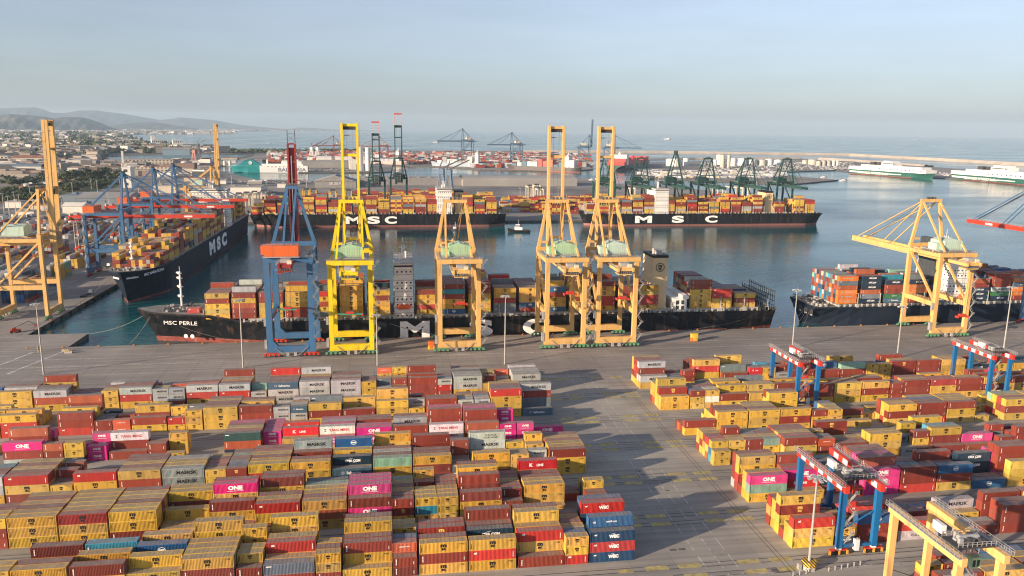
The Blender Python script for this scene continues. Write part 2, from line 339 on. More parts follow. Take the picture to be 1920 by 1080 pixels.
# ---- hills on the horizon
def hills(name, prof, D, depth, mt, seed):
    rnd = np.random.RandomState(seed); xs = np.linspace(prof[0][0], prof[-1][0], 150); px = [q[0] for q in prof]; py = [q[1] for q in prof]
    ph = rnd.rand(12)*6.28
    m = MB(); rows = np.linspace(-1, 1, 27)
    for i, x in enumerate(xs):
        hz = 243+.0122*(x-960)-1.5; top = (hz-np.interp(x, px, py))/F*D*1.04
        for j, t in enumerate(rows):
            pr = max(0., 1-abs(t)**1.25)
            nz = 1-.28*(1-pr)*(math.sin(x*.11+t*5+ph[0])+math.sin(x*.27-t*9+ph[1])*.6+math.sin(x*.6+t*15+ph[2])*.35+math.sin(x*1.3+ph[4]-t*22)*.2)
            a = Gd(x, D+t*depth); m.v.append((a[0], a[1], -3+max(0., top*pr*nz)))
    n = len(rows)
    for i in range(len(xs)-1):
        for j in range(n-1):
            b = i*n+j; m.f.append((b, b+n, b+n+1, b+1)); m.m.append(0); m.c.append(None)
    return m.build(name, [mt], smooth=True, kind='structure')
hm = mat('hill_scrub', (.045,.055,.04), rough=.95, var=.45, scale=.0016, var2=((.12,.10,.075), .0009, .5, .65, .6))
hills('hills', [(-220,226),(-120,216),(-40,211),(0,209),(20,206.5),(45,207.5),(60,208.5),(90,211),(100,213),(118,210.5),(155,211),(170,214),(190,220),(212,228),(240,232.5)], 16500, 2600, hm, 3)
hills('hills', [(-220,206),(-60,206),(0,203),(30,201.5),(70,201),(85,204),(100,209),(125,209),(150,205.5),(185,205),(200,207),(230,209.5),(262,214),(300,219.5),(318,218.5),(340,215.5),(360,217),(392,219),(410,221),(440,226),(470,229.5),(510,233),(560,236),(640,240)], 30500, 2900, hm, 5)
hills('hills', [(190,230),(230,223),(280,221),(300,222),(330,226),(372,231.5),(400,235)], 21500, 1500, hm, 8)
hills('hills', [(520,238),(560,232.5),(600,234),(640,237.5),(720,239.8)], 33500, 900, hm, 9)
# ---- the air
mb = MB(); mb.box(-42000, 42000, -6000, 42000, -7, 720)
hz = bpy.data.materials.new('haze_air'); hz.use_nodes = True; nt = hz.node_tree; nt.nodes.remove(nt.nodes['Principled BSDF'])
pv = N(nt, 'ShaderNodeVolumePrincipled'); pv.inputs['Color'].default_value = (.60, .80, 1., 1); pv.inputs['Density'].default_value = 3.6e-5; pv.inputs['Anisotropy'].default_value = .0
nt.links.new(pv.outputs[0], nt.nodes['Material Output'].inputs['Volume'])
mb.build('haze', [hz], kind='stuff')
# ================================================================ shipping containers
COL = {'y':(.63,.39,.06),'m':(.26,.04,.028),'x':(.45,.035,.022),'r':(.27,.05,.032),'R':(.50,.04,.03),'o':(.40,.10,.045),'O':(.62,.11,.04),
 'M':(.42,.44,.44),'H':(.72,.70,.67),'p':(.70,.025,.23),'k':(.58,.02,.03),'b':(.02,.12,.30),'n':(.018,.045,.085),'W':(.58,.03,.025),'V':(.015,.06,.15),
 'U':(.03,.12,.28),'g':(.24,.42,.32),'t':(.04,.30,.42),'s':(.06,.13,.20),'e':(.15,.19,.22),'G':(.03,.08,.085),'L':(.60,.60,.57),'C':(.50,.50,.48),'E':(.13,.24,.32),'w':(.75,.74,.7),'N':(.05,.22,.10),'Q':(.72,.20,.03)}
CNAME = {'y':'yellow','m':'maroon','x':'red','r':'rust brown','R':'bright red','o':'orange brown','O':'orange red','M':'light grey','H':'white','p':'pink','k':'crimson','b':'blue','n':'navy','W':'red','V':'dark blue','U':'blue','g':'pale green','t':'turquoise','s':'slate blue','e':'grey','G':'dark teal','L':'white','C':'off-white','E':'blue grey','w':'white','N':'green','Q':'orange'}
def jit(c, rnd, a=.2):
    k = 1+rnd.uniform(-a, a*.7); f = rnd.random()**2*.2; g_ = sum(c)/3; return tuple(min(.95, (v*(1-f)+g_*f)*k*(1+rnd.uniform(-.07,.07))) for v in c)
def cmat(name, src, roof):
    m = mat(name, (0,0,0), rough=.5 if not roof else .8, var=.16 if not roof else .16, scale=.55, source=src, streak=not roof,
            var2=((.25,.22,.19), .8, .25, .62, .78, .48) if roof else ((.10,.05,.03), 1.3, .55, .78, .5))
    return m
cp_o, cr_o = cmat('container_paint', 'obj', 0), cmat('container_roof', 'obj', 1)
cp_a, cr_a = cmat('stacked_container_paint', 'attr', 0), cmat('stacked_container_roof', 'attr', 1)
blk, wht = mat('black_lettering', (.012,.012,.014), var=.1), mat('white_lettering', (.88,.87,.84), var=.08)
redl, yell, bluel, pinkl = mat('red_lettering', (.55,.03,.03), var=.1), mat('yellow_lettering', (.75,.50,.12), var=.1), mat('pale_blue_mark', (.18,.50,.62), var=.1), mat('orange_lettering', (.6,.12,.03), var=.1)
LM = [blk, wht, redl, yell, bluel, pinkl]
castm = mat('container_gap', (.03,.028,.026), var=.1)
ROD = {}
def body_mesh(Lc, H, W_=2.44):
    m = MB(); d = .075; per = .34; n = int((Lc-.3)/per); x0 = (Lc-n*per)/2
    for side in (0, 1):
        y = 0 if side == 0 else W_; s = 1 if side == 0 else -1; pts = [(x0, y)]
        for i in range(n):
            a = x0+i*per; pts += [(a+.09, y), (a+.13, y+s*d), (a+.26, y+s*d), (a+.30, y)]
        pts.append((x0+n*per, y)); b = len(m.v)
        for x, yy in pts: m.v += [(x, yy, .14), (x, yy, H-.10)]
        for i in range(len(pts)-1):
            q = (b+2*i, b+2*i+2, b+2*i+3, b+2*i+1); m.f.append(q if side == 0 else q[::-1]); m.m.append(0); m.c.append(None)
    # ends
    m.quad([(.08,W_,.1),(.08,0,.1),(.08,0,H-.1),(.08,W_,H-.1)]); m.quad([(Lc-.08,0,.1),(Lc-.08,W_,.1),(Lc-.08,W_,H-.1),(Lc-.08,0,H-.1)])
    # roof, shallow pressed bands
    nb = max(3, int(Lc/1.1)); 
    for i in range(nb):
        a, b_ = Lc*i/nb, Lc*(i+1)/nb; m.quad([(a,.04,H-.03),(b_-.12,.04,H-.03),(b_-.12,W_-.04,H-.03),(a,W_-.04,H-.03)], 1); m.quad([(b_-.12,.04,H-.03),(b_,.04,H-.055),(b_,W_-.04,H-.055),(b_-.12,W_-.04,H-.03)], 1)
    e = .012
    for y0, y1 in ((-e,.1),(W_-.1,W_+e)):
        m.box(.16, Lc-.16, y0, y1, 0, .14); m.box(.16, Lc-.16, y0, y1, H-.12, H-.004)
        for a in (-e, Lc-.16): m.box(a, a+.16+e, y0-e, y1+e, 0, H)
    for a in (-e, Lc-.1): m.box(a, a+.1+e, .1, W_-.1, 0, .14); m.box(a, a+.1+e, .1, W_-.1, H-.12, H-.004)
    return m.mesh('container_body', [cp_o, cr_o])
def door_mesh(Lc, H, W_=2.44):
    m = MB()
    for a, b in ((.12,1.2),(1.24,2.32)): m.box(Lc-.06, Lc+.0, a, b, .16, H-.14)
    rods = []
    for y in (.4,.95,1.5,2.05):
        q = MB(); q.cyl((Lc+.04,y,.18),(Lc+.04,y,H-.16), .035, 5)
        for z in (.7, 1.3, 1.9): q.box(Lc-.0, Lc+.08, y-.08, y+.08, z-.05, z+.05)
        rods.append(q.mesh('lock_rod', mat('galvanised_rod', (.35,.34,.32), rough=.4, metal=.5, var=.1)))
    ROD[1 if Lc > 10 else 0] = rods
    return m.mesh('container_door', [cp_o])
# ---- lettering, drawn for the long face centre (x along, z from floor); returns [(mesh, material index)]
star = join(*[([(math.cos(a)*.12,0,math.sin(a)*.12),(math.cos(a+.45)*.45,0,math.sin(a+.45)*.45),(math.cos(a+.9)*.12,0,math.sin(a+.9)*.12),(0,0,0)],[(0,1,2,3)]) for a in [i*.8976 for i in range(7)]])
def logo(c, long_, far=False):
    k = 1. if long_ else .62; hl = 6.1 if long_ else 3.03; cz = 1.5
    def T(s, h, b=.03, x=0, z=cz, sx=1.): return tshift(text(s, h, b, sx), x, z)
    msc = join(tshift(text('m', .88*k, .06, 1.3), 0, cz+.45*k), tshift(text('sc', .66*k, .055, 1.25), 0, cz-.48*k))
    if c == 'y' or c == 'x': return [(join(msc, rect(hl-2.1, hl-.75, 2.28, 2.42), rect(hl-1.5, hl-.75, 2.05, 2.17), rect(-hl+.5, -hl+.62, .5, 1.9)), 0)]
    if c == 'm': return [(msc, 3)]
    if c == 'r' or c == 'o': return [(join(*[rect(-hl+.75, -hl+.98, .65+.42*i, .98+.42*i) for i in range(4)]), 1), (rect(hl-.85, hl-.72, .6, 1.5), 1)]
    if c == 'R': return [(T('cai', .58, .06, -hl+1.4*k+.25, 2.15), 1), (join(rect(hl-.8, hl-.66, .5, 2.1)), 1)]
    if c == 'O': return [(T('HAMBURG SUD', .5*k, .04, 0, 1.55), 1)]
    if c == 'M': return [(T('MAERSK', 1.12*k, .03, 1.1*k, cz, 1.12), 0), (tshift(star, -4.2*k, cz), 4)]
    if c == 'E': return [(T('MAERSK', 1.2*k, .04, .5*k, cz, 1.1), 0)]
    if c == 'L': return [(join(T('MAERSK', .6*k, .0, 1.2*k, 1.95, 1.3), T('SEALAND', .6*k, .0, 1.2*k, 1.1, 1.3)), 0), (tshift(star, -3.7*k, cz), 4)]
    if c == 'p': return [(join(T('ONE', 1.35*k, .06, 0, 1.65, 1.15), rect(-2.3*k, 2.3*k, .62, .72)), 1)]
    if c == 'k': return [(join(T('K', 1.15*k, .05, -2.1*k), T('LINE', .8*k, .04, .7*k, cz-.1)), 1)]
    if c == 'H': return [(T('YANG MING', .95*k, .03, .6*k, cz, 1.0), 2), (join(rect(-4.6*k,-3.8*k,1.82,1.98), rect(-4.27*k,-4.12*k,1.1,1.98), rect(-4.6*k,-3.8*k,1.02,1.16)), 0)]
    if c in 'nN': 
        if c == 'N': return [(T('U A S C', .7*k, .04), 1)]
        return [(T('CMA CGM', .85*k, .06, .2), 1), (join(*[rect(-1.3*k+.26*i, -1.04*k+.26*i, 2.05+.05*i, 2.13+.05*i) for i in range(6)], *[rect(.3*k+.2*i, .5*k+.2*i, .85+.04*i, .93+.04*i) for i in range(6)]), 1)]
    if c in 'WV': return [(join(T('WEC', 1.0*k, .07, .3), rect(-.4,.5,2.15,2.25)), 1), (T('cai', .5, .05, -hl+1.4, 2.1), 1)]
    if c == 'U': return [(T('unit45.com', .5, .03, .2), 1), (T('45', .6, .03, -hl+1.6, 1.4), 1)]
    if c == 's': return [(T('Safmarine', .95*k, .02, .5*k, cz, .9), 1), (ring(.42*k,.34*k,14,-2.9*k,cz), 1)]
    if c == 'b': return [(join(ring(.75*k,.62*k,20,0,cz,1.25), rect(-.65*k,.65*k,cz-.2,cz+.2)), 1)]
    if c == 'C': return [(T('C O S C O', .75*k, .03), 0)]
    if c == 't': return [(rect(-hl+.5,-hl+.75,.6,2.), 1)]
    if c == 'Q': return [(T('Hapag-Lloyd', .8*k, .03, .6), 4), (rect(-3.6,-2.9,1.2,1.8), 4)]
    if c in 'eG': return [(rect(-hl+.6, -hl+1.9, 2.15, 2.4), 1)]
    return []
_lg = {}
def logo_mesh(c, long_):
    key = (c, long_)
    if key not in _lg:
        m = MB(); 
        for t, mi in logo(c, long_): m.add(t, 6.1 if long_ else 3.03, -.018, 0, 1., mi)
        _lg[key] = m.mesh('lettering', LM) if m.f else None
    return _lg[key]
BODY = {}; DOOR = {}
for Lc, H, kk in ((12.19, 2.9, 1), (6.06, 2.6, 0)):
    BODY[kk] = body_mesh(Lc, H); DOOR[kk] = door_mesh(Lc, H)
# data: left yard blocks, per bay  slot(from aisle) : length(4/2) : rows r0..r5, tiers bottom to top
LEFT = [
"0:4:VWV VWnU nn nn nnnW nnnb|2:2:Ryy yyb yyy yyr yyy yyr|3:4:r yyR yyy yryy yyyr yyt|5:4:yRy r yrn yyr rrrr|7:4:yry yyr ym yrm yrr yr|9:2:rr rrO bbb rm yyy yyy|10:4:y yyr yyr yyyy yyyr yy|12:2:ryy yyr yyy yy y y|13:4:re yy yyR yyy . yyyy|15:2:yr yyy yyy . yyyy yyy|16:4:yry yyy yyy yyy y yyyy|18:4:yy yyy yy yyb . yyy|20:4:yyr y yyy y yyt yy|22:4:yyy yyr y . yyr .|24:4:yyy yry yy . . .",
"0:2:rr rr yyy GG yy .|1:2:. . . r r .|2:4:y yyy yyy yyr yyr yyyk|4:2:rr rrr rrr yyy yyr yyr|5:4:yyr yy yyrr yyr yryy yyyr|7:2:yyy yyy yyy yyr yyr yyr|8:2:yty yyy yyy y yyr yyyy|9:2:ymr yyr yyy yyr yyy yyg|10:4:rpr rrrp rrpp yypp yyr yy|12:4:yoy yyr yyy yyy yyg yyG|14:4:ryR yyy yyr . yyyr yyyr|16:4:r yyr . yyyp yyyr y|18:4:y y yy . yry yyy|20:4:ryy yyy yyr yyy yyy yyr|22:4:yyx yyy yyy yyy yyy yyy|24:4:yyy yyy yyr yyy yyr yyy|26:4:rry yyy y . rr rr",
"0:4:yyr yyy yyy yyr yyy yyr|2:2:MM MMM . yyy yyyy yy|3:2:yyy yyy . y yry yy|4:4:ryy yy . yM yyML yy|6:2:ee ee rr rrrr rr r|7:4:rry yyr yyr yy yyrr yy|9:4:yyg yyr yyM yyr y yyyy|11:4:ys yyn . yyy yyyb yy|13:4:yyy yyr . yyr yrrM yy|15:4:yRy yyy yyr yyy yyR yyr|17:2:yym yyb yye yyr yyg yyr|18:2:yyy yyr yyO yyr yyy yy|19:4:yMM yyy yyy yyM . yO|21:4:yry yyr yyy yyr yyr .|23:4:ryR . M b . .|25:2:yy yr yyr . yyo .|26:4:ryR yyr yyy yyr yyy y|28:4:yMM yyr yyr yyt yy y",
"0:4:. . . p . .|2:2:ppp pp . . . .|3:2:ppp pp . pppp . .|4:4:yro yy yyrr yrrp rrro y|6:4:rHH . y yyrr yyyp y|8:4:Mrr . yr yyM yyr y|10:4:ypp yyp . yyr yyr y|12:4:yp yyH yyp yyM yyp y|14:4:yy yyk . yyR y y|16:2:p ppp ppp ppp ppp ppp|17:4:noG yyo yyy yyr yyp y|21:2:y . yyy yy . .|22:2:. rr rr r . .|23:4:. r rrH r r .|25:2:. pp . ppp . .|26:2:nyy . pp . . .|27:2:Mro . r . . .|28:4:Mrp . yrro . rrp .|31:2:. . . . y y|32:2:. . . . y y",
"0:4:s . eerM yy . .|2:4:yyyR yyys yyyr yyyy yy yy|4:2:yMM yyM yyb yyr yy y|5:2:yMM yyM yyy yyr yy y|6:4:yor yyr y rr yy y|8:2:yy yyM y yyr yy y|9:4:yyy y yyyy yy yy y|11:4:rr y yyy yy y yy|13:4:yry y . ree yy y|15:2:yMs yyM yyy y yyM y|16:2:yMM yy . yO y y|17:4:rrr y rry rrm yy y|19:4:yyy yyr yyr yyy yyr yy|21:2:yyy y yye yy y y|22:2:yR y yyy y yy y|23:4:yr . rry yy y y|25:2:OO . yO y . y|26:2:rr GG GG . yG .|27:4:Rrr . yyy . yyro .|29:2:O e y y y .|30:4:RRy yy yyy yy yy y|32:4:yyy yy yyy yy yyy y|34:4:yyy yy yyr y y y",
"0:4:yeM yyM yyM yyM yy yyM|2:2:rr yy . rM rrO y|3:2:yy yyr yy yyy yyy y|4:4:yMM yyM yyM yyn yyM yyr|6:2:rRM yyb yyr yr y y|7:4:rrr rr rrr rrrr rrr r|9:2:rr yyr rry y yyyy y|10:2:eM yee yyy yy yyyO y|11:2:yyy yyr yyr yy y y|12:4:MMM yyr yyM yyr yyr y|14:4:MMM yye yyr yyy yyyM y|16:4:MMs yyr yye yyr yyyR y|18:2:yM yyg y yy yy y|19:4:yRM yyr yyy yyM yyyr y|21:4:yRM yyO yyr yyM y M|23:2:rMM yy yyO yy y r|24:2:yMM yyy . y yM M|25:4:yRM yyr yyr yye y yr|27:2:yyy yyy yyr yy yyM y|28:4:. rb rr rr . y|30:4:yoM yye yyr yy yyyr y|32:4:yyy yy yyM yyr yy y|34:4:yyr yy yyb yy y y",
]
RIGHT = [
"0:4:yyR yy r yymy yyy ryR|2:2:ny yb y ny . n|3:4:rmb y yyR y rn .|5:4:CR . rr y . e|7:2:. . . . . b|8:4:r M . y yM .|10:4:rrr rrr . rrr M M|12:4:rrr rr rry rrr y y",
"0:4:ygp yyy r rRyy Mrrr .|2:4:y pkp yyo yprr rrr rr|4:4:. rnn n rpn rre rr|6:4:ppp rrpo rrpp rrrr rrrr rr|8:4:Rrr rR rn rt rr r|10:4:yrb . yn ym ymr y|12:4:b r . nnn n bn|14:4:yyy r prrr eppr ppp y|16:4:yyy yy rrr yyr rr y",
"0:2:yy tby oyR yyr yry ryy|1:2:. yyy rry rrrr yyy yy|2:2:. rrr yyy yye yyy yy|3:2:. yyg yyy yyr yye yy|4:4:yyr yyo yyy yyo yyr y|6:2:yrO yye y yyy y y|7:4:yr yr yy y . yrm|9:4:yyy yyy yy y . r|11:2:M E yE y y .|12:2:r yyr yr . yyy .|13:4:r rry yyt y . yry|15:4:o pp b . y y|17:2:er . rer . . .|18:4:yrr rr y ym . .|20:4:yrr rr rr yr y .",
"0:4:yr r O r . .|2:4:yyy yyr yyr yy yy y|4:4:yyy yyr yyy yyy yy y|6:4:ymy y . y yyyy yyyr|8:2:yyr y r rr rr .|9:2:yyy yyy yyy yyb y .|10:4:y . yr . y .|12:2:. . . y y y|13:4:yry ryy yrr y . y|15:4:Rrr oyr yyb yyy y y|17:4:yyr yyy yyy yyy y y|19:2:y . . . y e|20:2:. . . . y e|21:4:yry yrr ryy kyg y yy|23:4:yyr yrr yyy yyy y y",
"0:4:yy yym yyyy Oyy ryy .|2:2:yym yyb yyr yyr yy y|3:2:ywy yyw yyr yyr ee y|4:4:yr rry y yyy yyy y|6:4:yy rry yyy yy y yye|8:4:yr yyr y yyy yr y|10:4:yrr yr yyy yy r n|12:4:yyy yyr yyy yy y r|14:4:yry yy yyr yyy y y|16:2:rrr yrr rr rr yy y|17:4:rrr rry yrr rr y y|19:4:yyR yyR yy yyy y r|21:4:yrr yry yy r yy .|23:4:yry ry yyr yr yyr r|25:4:yyr yy yyo yr y y|27:4:yrr yyr yy yry yy y",
"0:4:yM yMrM yrRr yrRr yryy .|2:2:Ms yb b rO . .|3:2:yrr ye b y b .|4:4:n yyRy rrrr yy rrr rrr|6:4:er yye y yyyy y yyw|8:2:rkk eee y yb . .|9:2:yyy yyb yt yyt y .|10:2:yM yyr yy y . R|11:4:yr rrr yyr R . rr|13:4:rr yyb b yt . y|15:4:rrg yb n b yyy .|17:2:yyy yyr b y . .|18:2:yyy yy r b y .|19:4:rrm yyy y y ybr .|21:4:rrr yy r y . .|23:4:yyy yyy yyy y . R|25:4:Mn yn yy y y rr|27:4:yyr yy rr y . .|29:4:yys y rr yy y r|31:4:yrr yy y yy y .",
]
ITEMS = []   # (x, y, z, long, code, side, block, bay, row, tier, ntiers)
HEI = []     # footprint tops for the sight test
rnd = random.Random(11)
for side, blocks, sg in (('left', LEFT, -1), ('right', RIGHT, 1)):
    for k, bl in enumerate(blocks):
        for bi, bay in enumerate(bl.split('|')):
            s_, ln, rows = bay.split(':'); s_ = int(s_); ln = int(ln); n = ln//2
            if sg < 0: x1 = 62-6.38*s_-.15; x0 = x1-(12.19 if n == 2 else 6.06)
            else: x0 = 106.6+6.38*s_+.12
            for r_, st in enumerate(rows.split()):
                if st == '.': continue
                y0 = 183+27.2*k+2.62*r_; z = 0.; hc = 2.9 if n == 2 else 2.6; jx = rnd.uniform(-.12,.12)
                for t, c in enumerate(st):
                    ITEMS.append([x0+jx+rnd.uniform(-.03,.03), y0+rnd.uniform(-.03,.03), z, n == 2, c, side, k, bi, r_, t, len(st)]); z += hc
                HEI.append((x0, x0+(12.19 if n == 2 else 6.06), y0, y0+2.44, z))
# the block in front of the right yard, bottom corner of the picture
for i, (x, y, st, lg) in enumerate(((143.5,162.5,'yt',1),(156.5,162.5,'yy',1),(143.5,159.7,'yy',1),(156.5,159.7,'yr',1),(136.5,165.2,'rr',1),(149.5,165.2,'yb',1),(130.4,162.4,'ry',0),(137,162.4,'yr',0),(131,156.9,'rr',1),(143.7,156.9,'ry',1),(156.5,156.9,'yy',1))):
    z = 0.
    for t, c in enumerate(st): ITEMS.append([x, y, z, bool(lg), c, 'corner', -1, i, 0, t, len(st)]); z += 2.9 if lg else 2.6
    HEI.append((x, x+(12.19 if lg else 6.06), y, y+2.44, z))
def seen(it):
    x, y, z, lg, c = it[:5]; L_ = 12.19 if lg else 6.06; H = 2.9 if lg else 2.6
    def clear(P_):
        if not vis(*P_, 0): return False
        for a, b, c0, c1, zt in HEI:
            if c0 > P_[1]-.3 : continue
            # ray from P_ to the camera crosses the slab y in [c0,c1]
            for yy in (c1, c0):
                if yy > P_[1]-.2: continue
                t = (P_[1]-yy)/P_[1]; zz = P_[2]+(HC-P_[2])*t; xx = P_[0]*(1-t)
                if zz < zt-.05 and a < xx < b: return False
        return True
    top = it[9] == it[10]-1
    for fx in (.2, .5, .8):
        if clear((x+L_*fx, y-.02, z+H*.75)) or clear((x+L_*fx, y-.02, z+H*.35)): return True
        if top and clear((x+L_*fx, y+1.2, z+H+.02)): return True
    if it[5] != 'left' and clear((x-.02, y+1.2, z+H*.6)) and not any(b > x-3 and b <= x+.1 and c0 < y+1.2 < c1 and zt > z+H*.5 for a, b, c0, c1, zt in HEI): return True
    return False
cand = [it for it in ITEMS if it[6] <= 3 and seen(it)]
cand.sort(key=lambda it: math.dist((it[0]+6, it[1], it[2]), (0, 0, HC))-(4 if it[3] else -14))
INDIV = cand[:300]; idset = set(id(i) for i in INDIV)
ORD = ['first','second','third','fourth','fifth','sixth','seventh','eighth','ninth','tenth','eleventh','twelfth','thirteenth','fourteenth','fifteenth','sixteenth','seventeenth','eighteenth','nineteenth','twentieth','21st','22nd','23rd','24th','25th']
RW = ['front','second','third','fourth','fifth','back']
TW = {0:'ground',1:'second',2:'third',3:'fourth',4:'fifth'}
for it in INDIV:
    x, y, z, lg, c, side, k, bi, r_, t, nt_ = it
    me = BODY[1 if lg else 0]; o = bpy.data.objects.new('shipping_container', me); sc.collection.objects.link(o)
    o.location = (x, y, z); o.color = (*jit(COL[c], rnd), 1)
    lvl = 'top' if t == nt_-1 and nt_ > 1 else TW[t]
    sz = 'long' if lg else 'short'
    if side == 'corner': lab = f"{CNAME[c]} {sz} container, {lvl} level, {ORD[bi]} stack of the corner block by pale orange gantry"
    else: lab = f"{CNAME[c]} {sz} container, {lvl} level, {side} yard {ORD[k]} block, {RW[r_]} row, {ORD[bi]} bay from aisle"
    tag(o, lab, 'container', 'containers stacked in the yard')
    d = bpy.data.objects.new('door', DOOR[1 if lg else 0]); sc.collection.objects.link(d); d.parent = o; d.color = o.color
    if side != 'left' : d.location = (12.19 if lg else 6.06, 2.44, 0); d.rotation_euler = (0, 0, math.pi)
    if INDIV.index(it) < 70:
        for rm in ROD[1 if lg else 0]: q = bpy.data.objects.new('lock_rod', rm); sc.collection.objects.link(q); q.parent = d
    lm = logo_mesh(c, lg)
    if lm is not None: l = bpy.data.objects.new('lettering', lm); sc.collection.objects.link(l); l.parent = o
# everything past the 300: one mesh
SB = MB()
def stuffc(x, y, z, lg, c, logos=1, col=None, rot=0, H=None):
    L_ = 12.19 if lg else 6.06; H = H or (2.9 if lg else 2.6); cc = col or jit(COL[c], rnd)
    if rot: SB.box(x, x+2.34, y, y+L_, z+.02, z+H-.03, 0, cc, False, 1); return
    SB.box(x, x+L_, y, y+2.40, z+.02, z+H-.03, 0, cc, False, 1)
    if logos == 1:
        for t, mi in logo(c, lg): SB.add(t, x+L_/2, y-.02, z, 1., 2+mi)
    elif logos == 2 and c in 'ym': SB.add(rect(-.65,.65,.95,2.1), x+L_/2, y-.03, z, 1., 2 if c == 'y' else 5)
for it in ITEMS:
    if id(it) in idset: continue
    stuffc(*it[:5], logos=1 if it[9] >= it[10]-2 or it[8] == 0 else 0)
PAL = 'yyyyyyrrrrmmrRoeMMHnbspg'
def rc(p=PAL): return rnd.choice(p)
# ================================================================ ship-to-shore cranes
P_ = lambda n, c, **k: mat(n, c, rough=k.pop('rough', .45), var=k.pop('var', .10), scale=.18, var2=((.17,.10,.06), .45, .54, .76, .5), streak=.2, **k)
yel1 = P_('bright_yellow_crane_paint', (.78,.58,.015)); yel2 = P_('ochre_crane_paint', (.68,.42,.15)); bluc = P_('blue_crane_paint', (.05,.145,.29))
redc = P_('red_crane_paint', (.55,.05,.025)); orac = P_('orange_crane_paint', (.66,.13,.03)); grnc = P_('dark_green_crane_paint', (.018,.068,.06)); dkred = P_('dark_red_boom_paint', (.28,.03,.03))
mint = P_('mint_house_paint', (.36,.55,.34)); mint2 = P_('pale_mint_house_paint', (.45,.60,.50)); bogg = P_('green_bogie_paint', (.12,.30,.16)); steel = mat('grey_steel', (.33,.33,.33), rough=.5, var=.15); dark = mat('dark_machinery', (.045,.045,.048), rough=.6, var=.3, scale=.8)
rope = mat('wire_rope', (.06,.06,.065), rough=.6); farb = P_('faded_blue_crane_paint', (.10,.17,.26)); cream = P_('cream_paint', (.62,.56,.42)); farr = P_('faded_red_crane_paint', (.33,.10,.08))
glass = mat('dark_glass', (.02,.025,.03), rough=.15, var=.1, spec=.6); whitep = P_('white_paint', (.72,.71,.68)); rubber = mat('tyre_rubber', (.02,.02,.02), rough=.8)
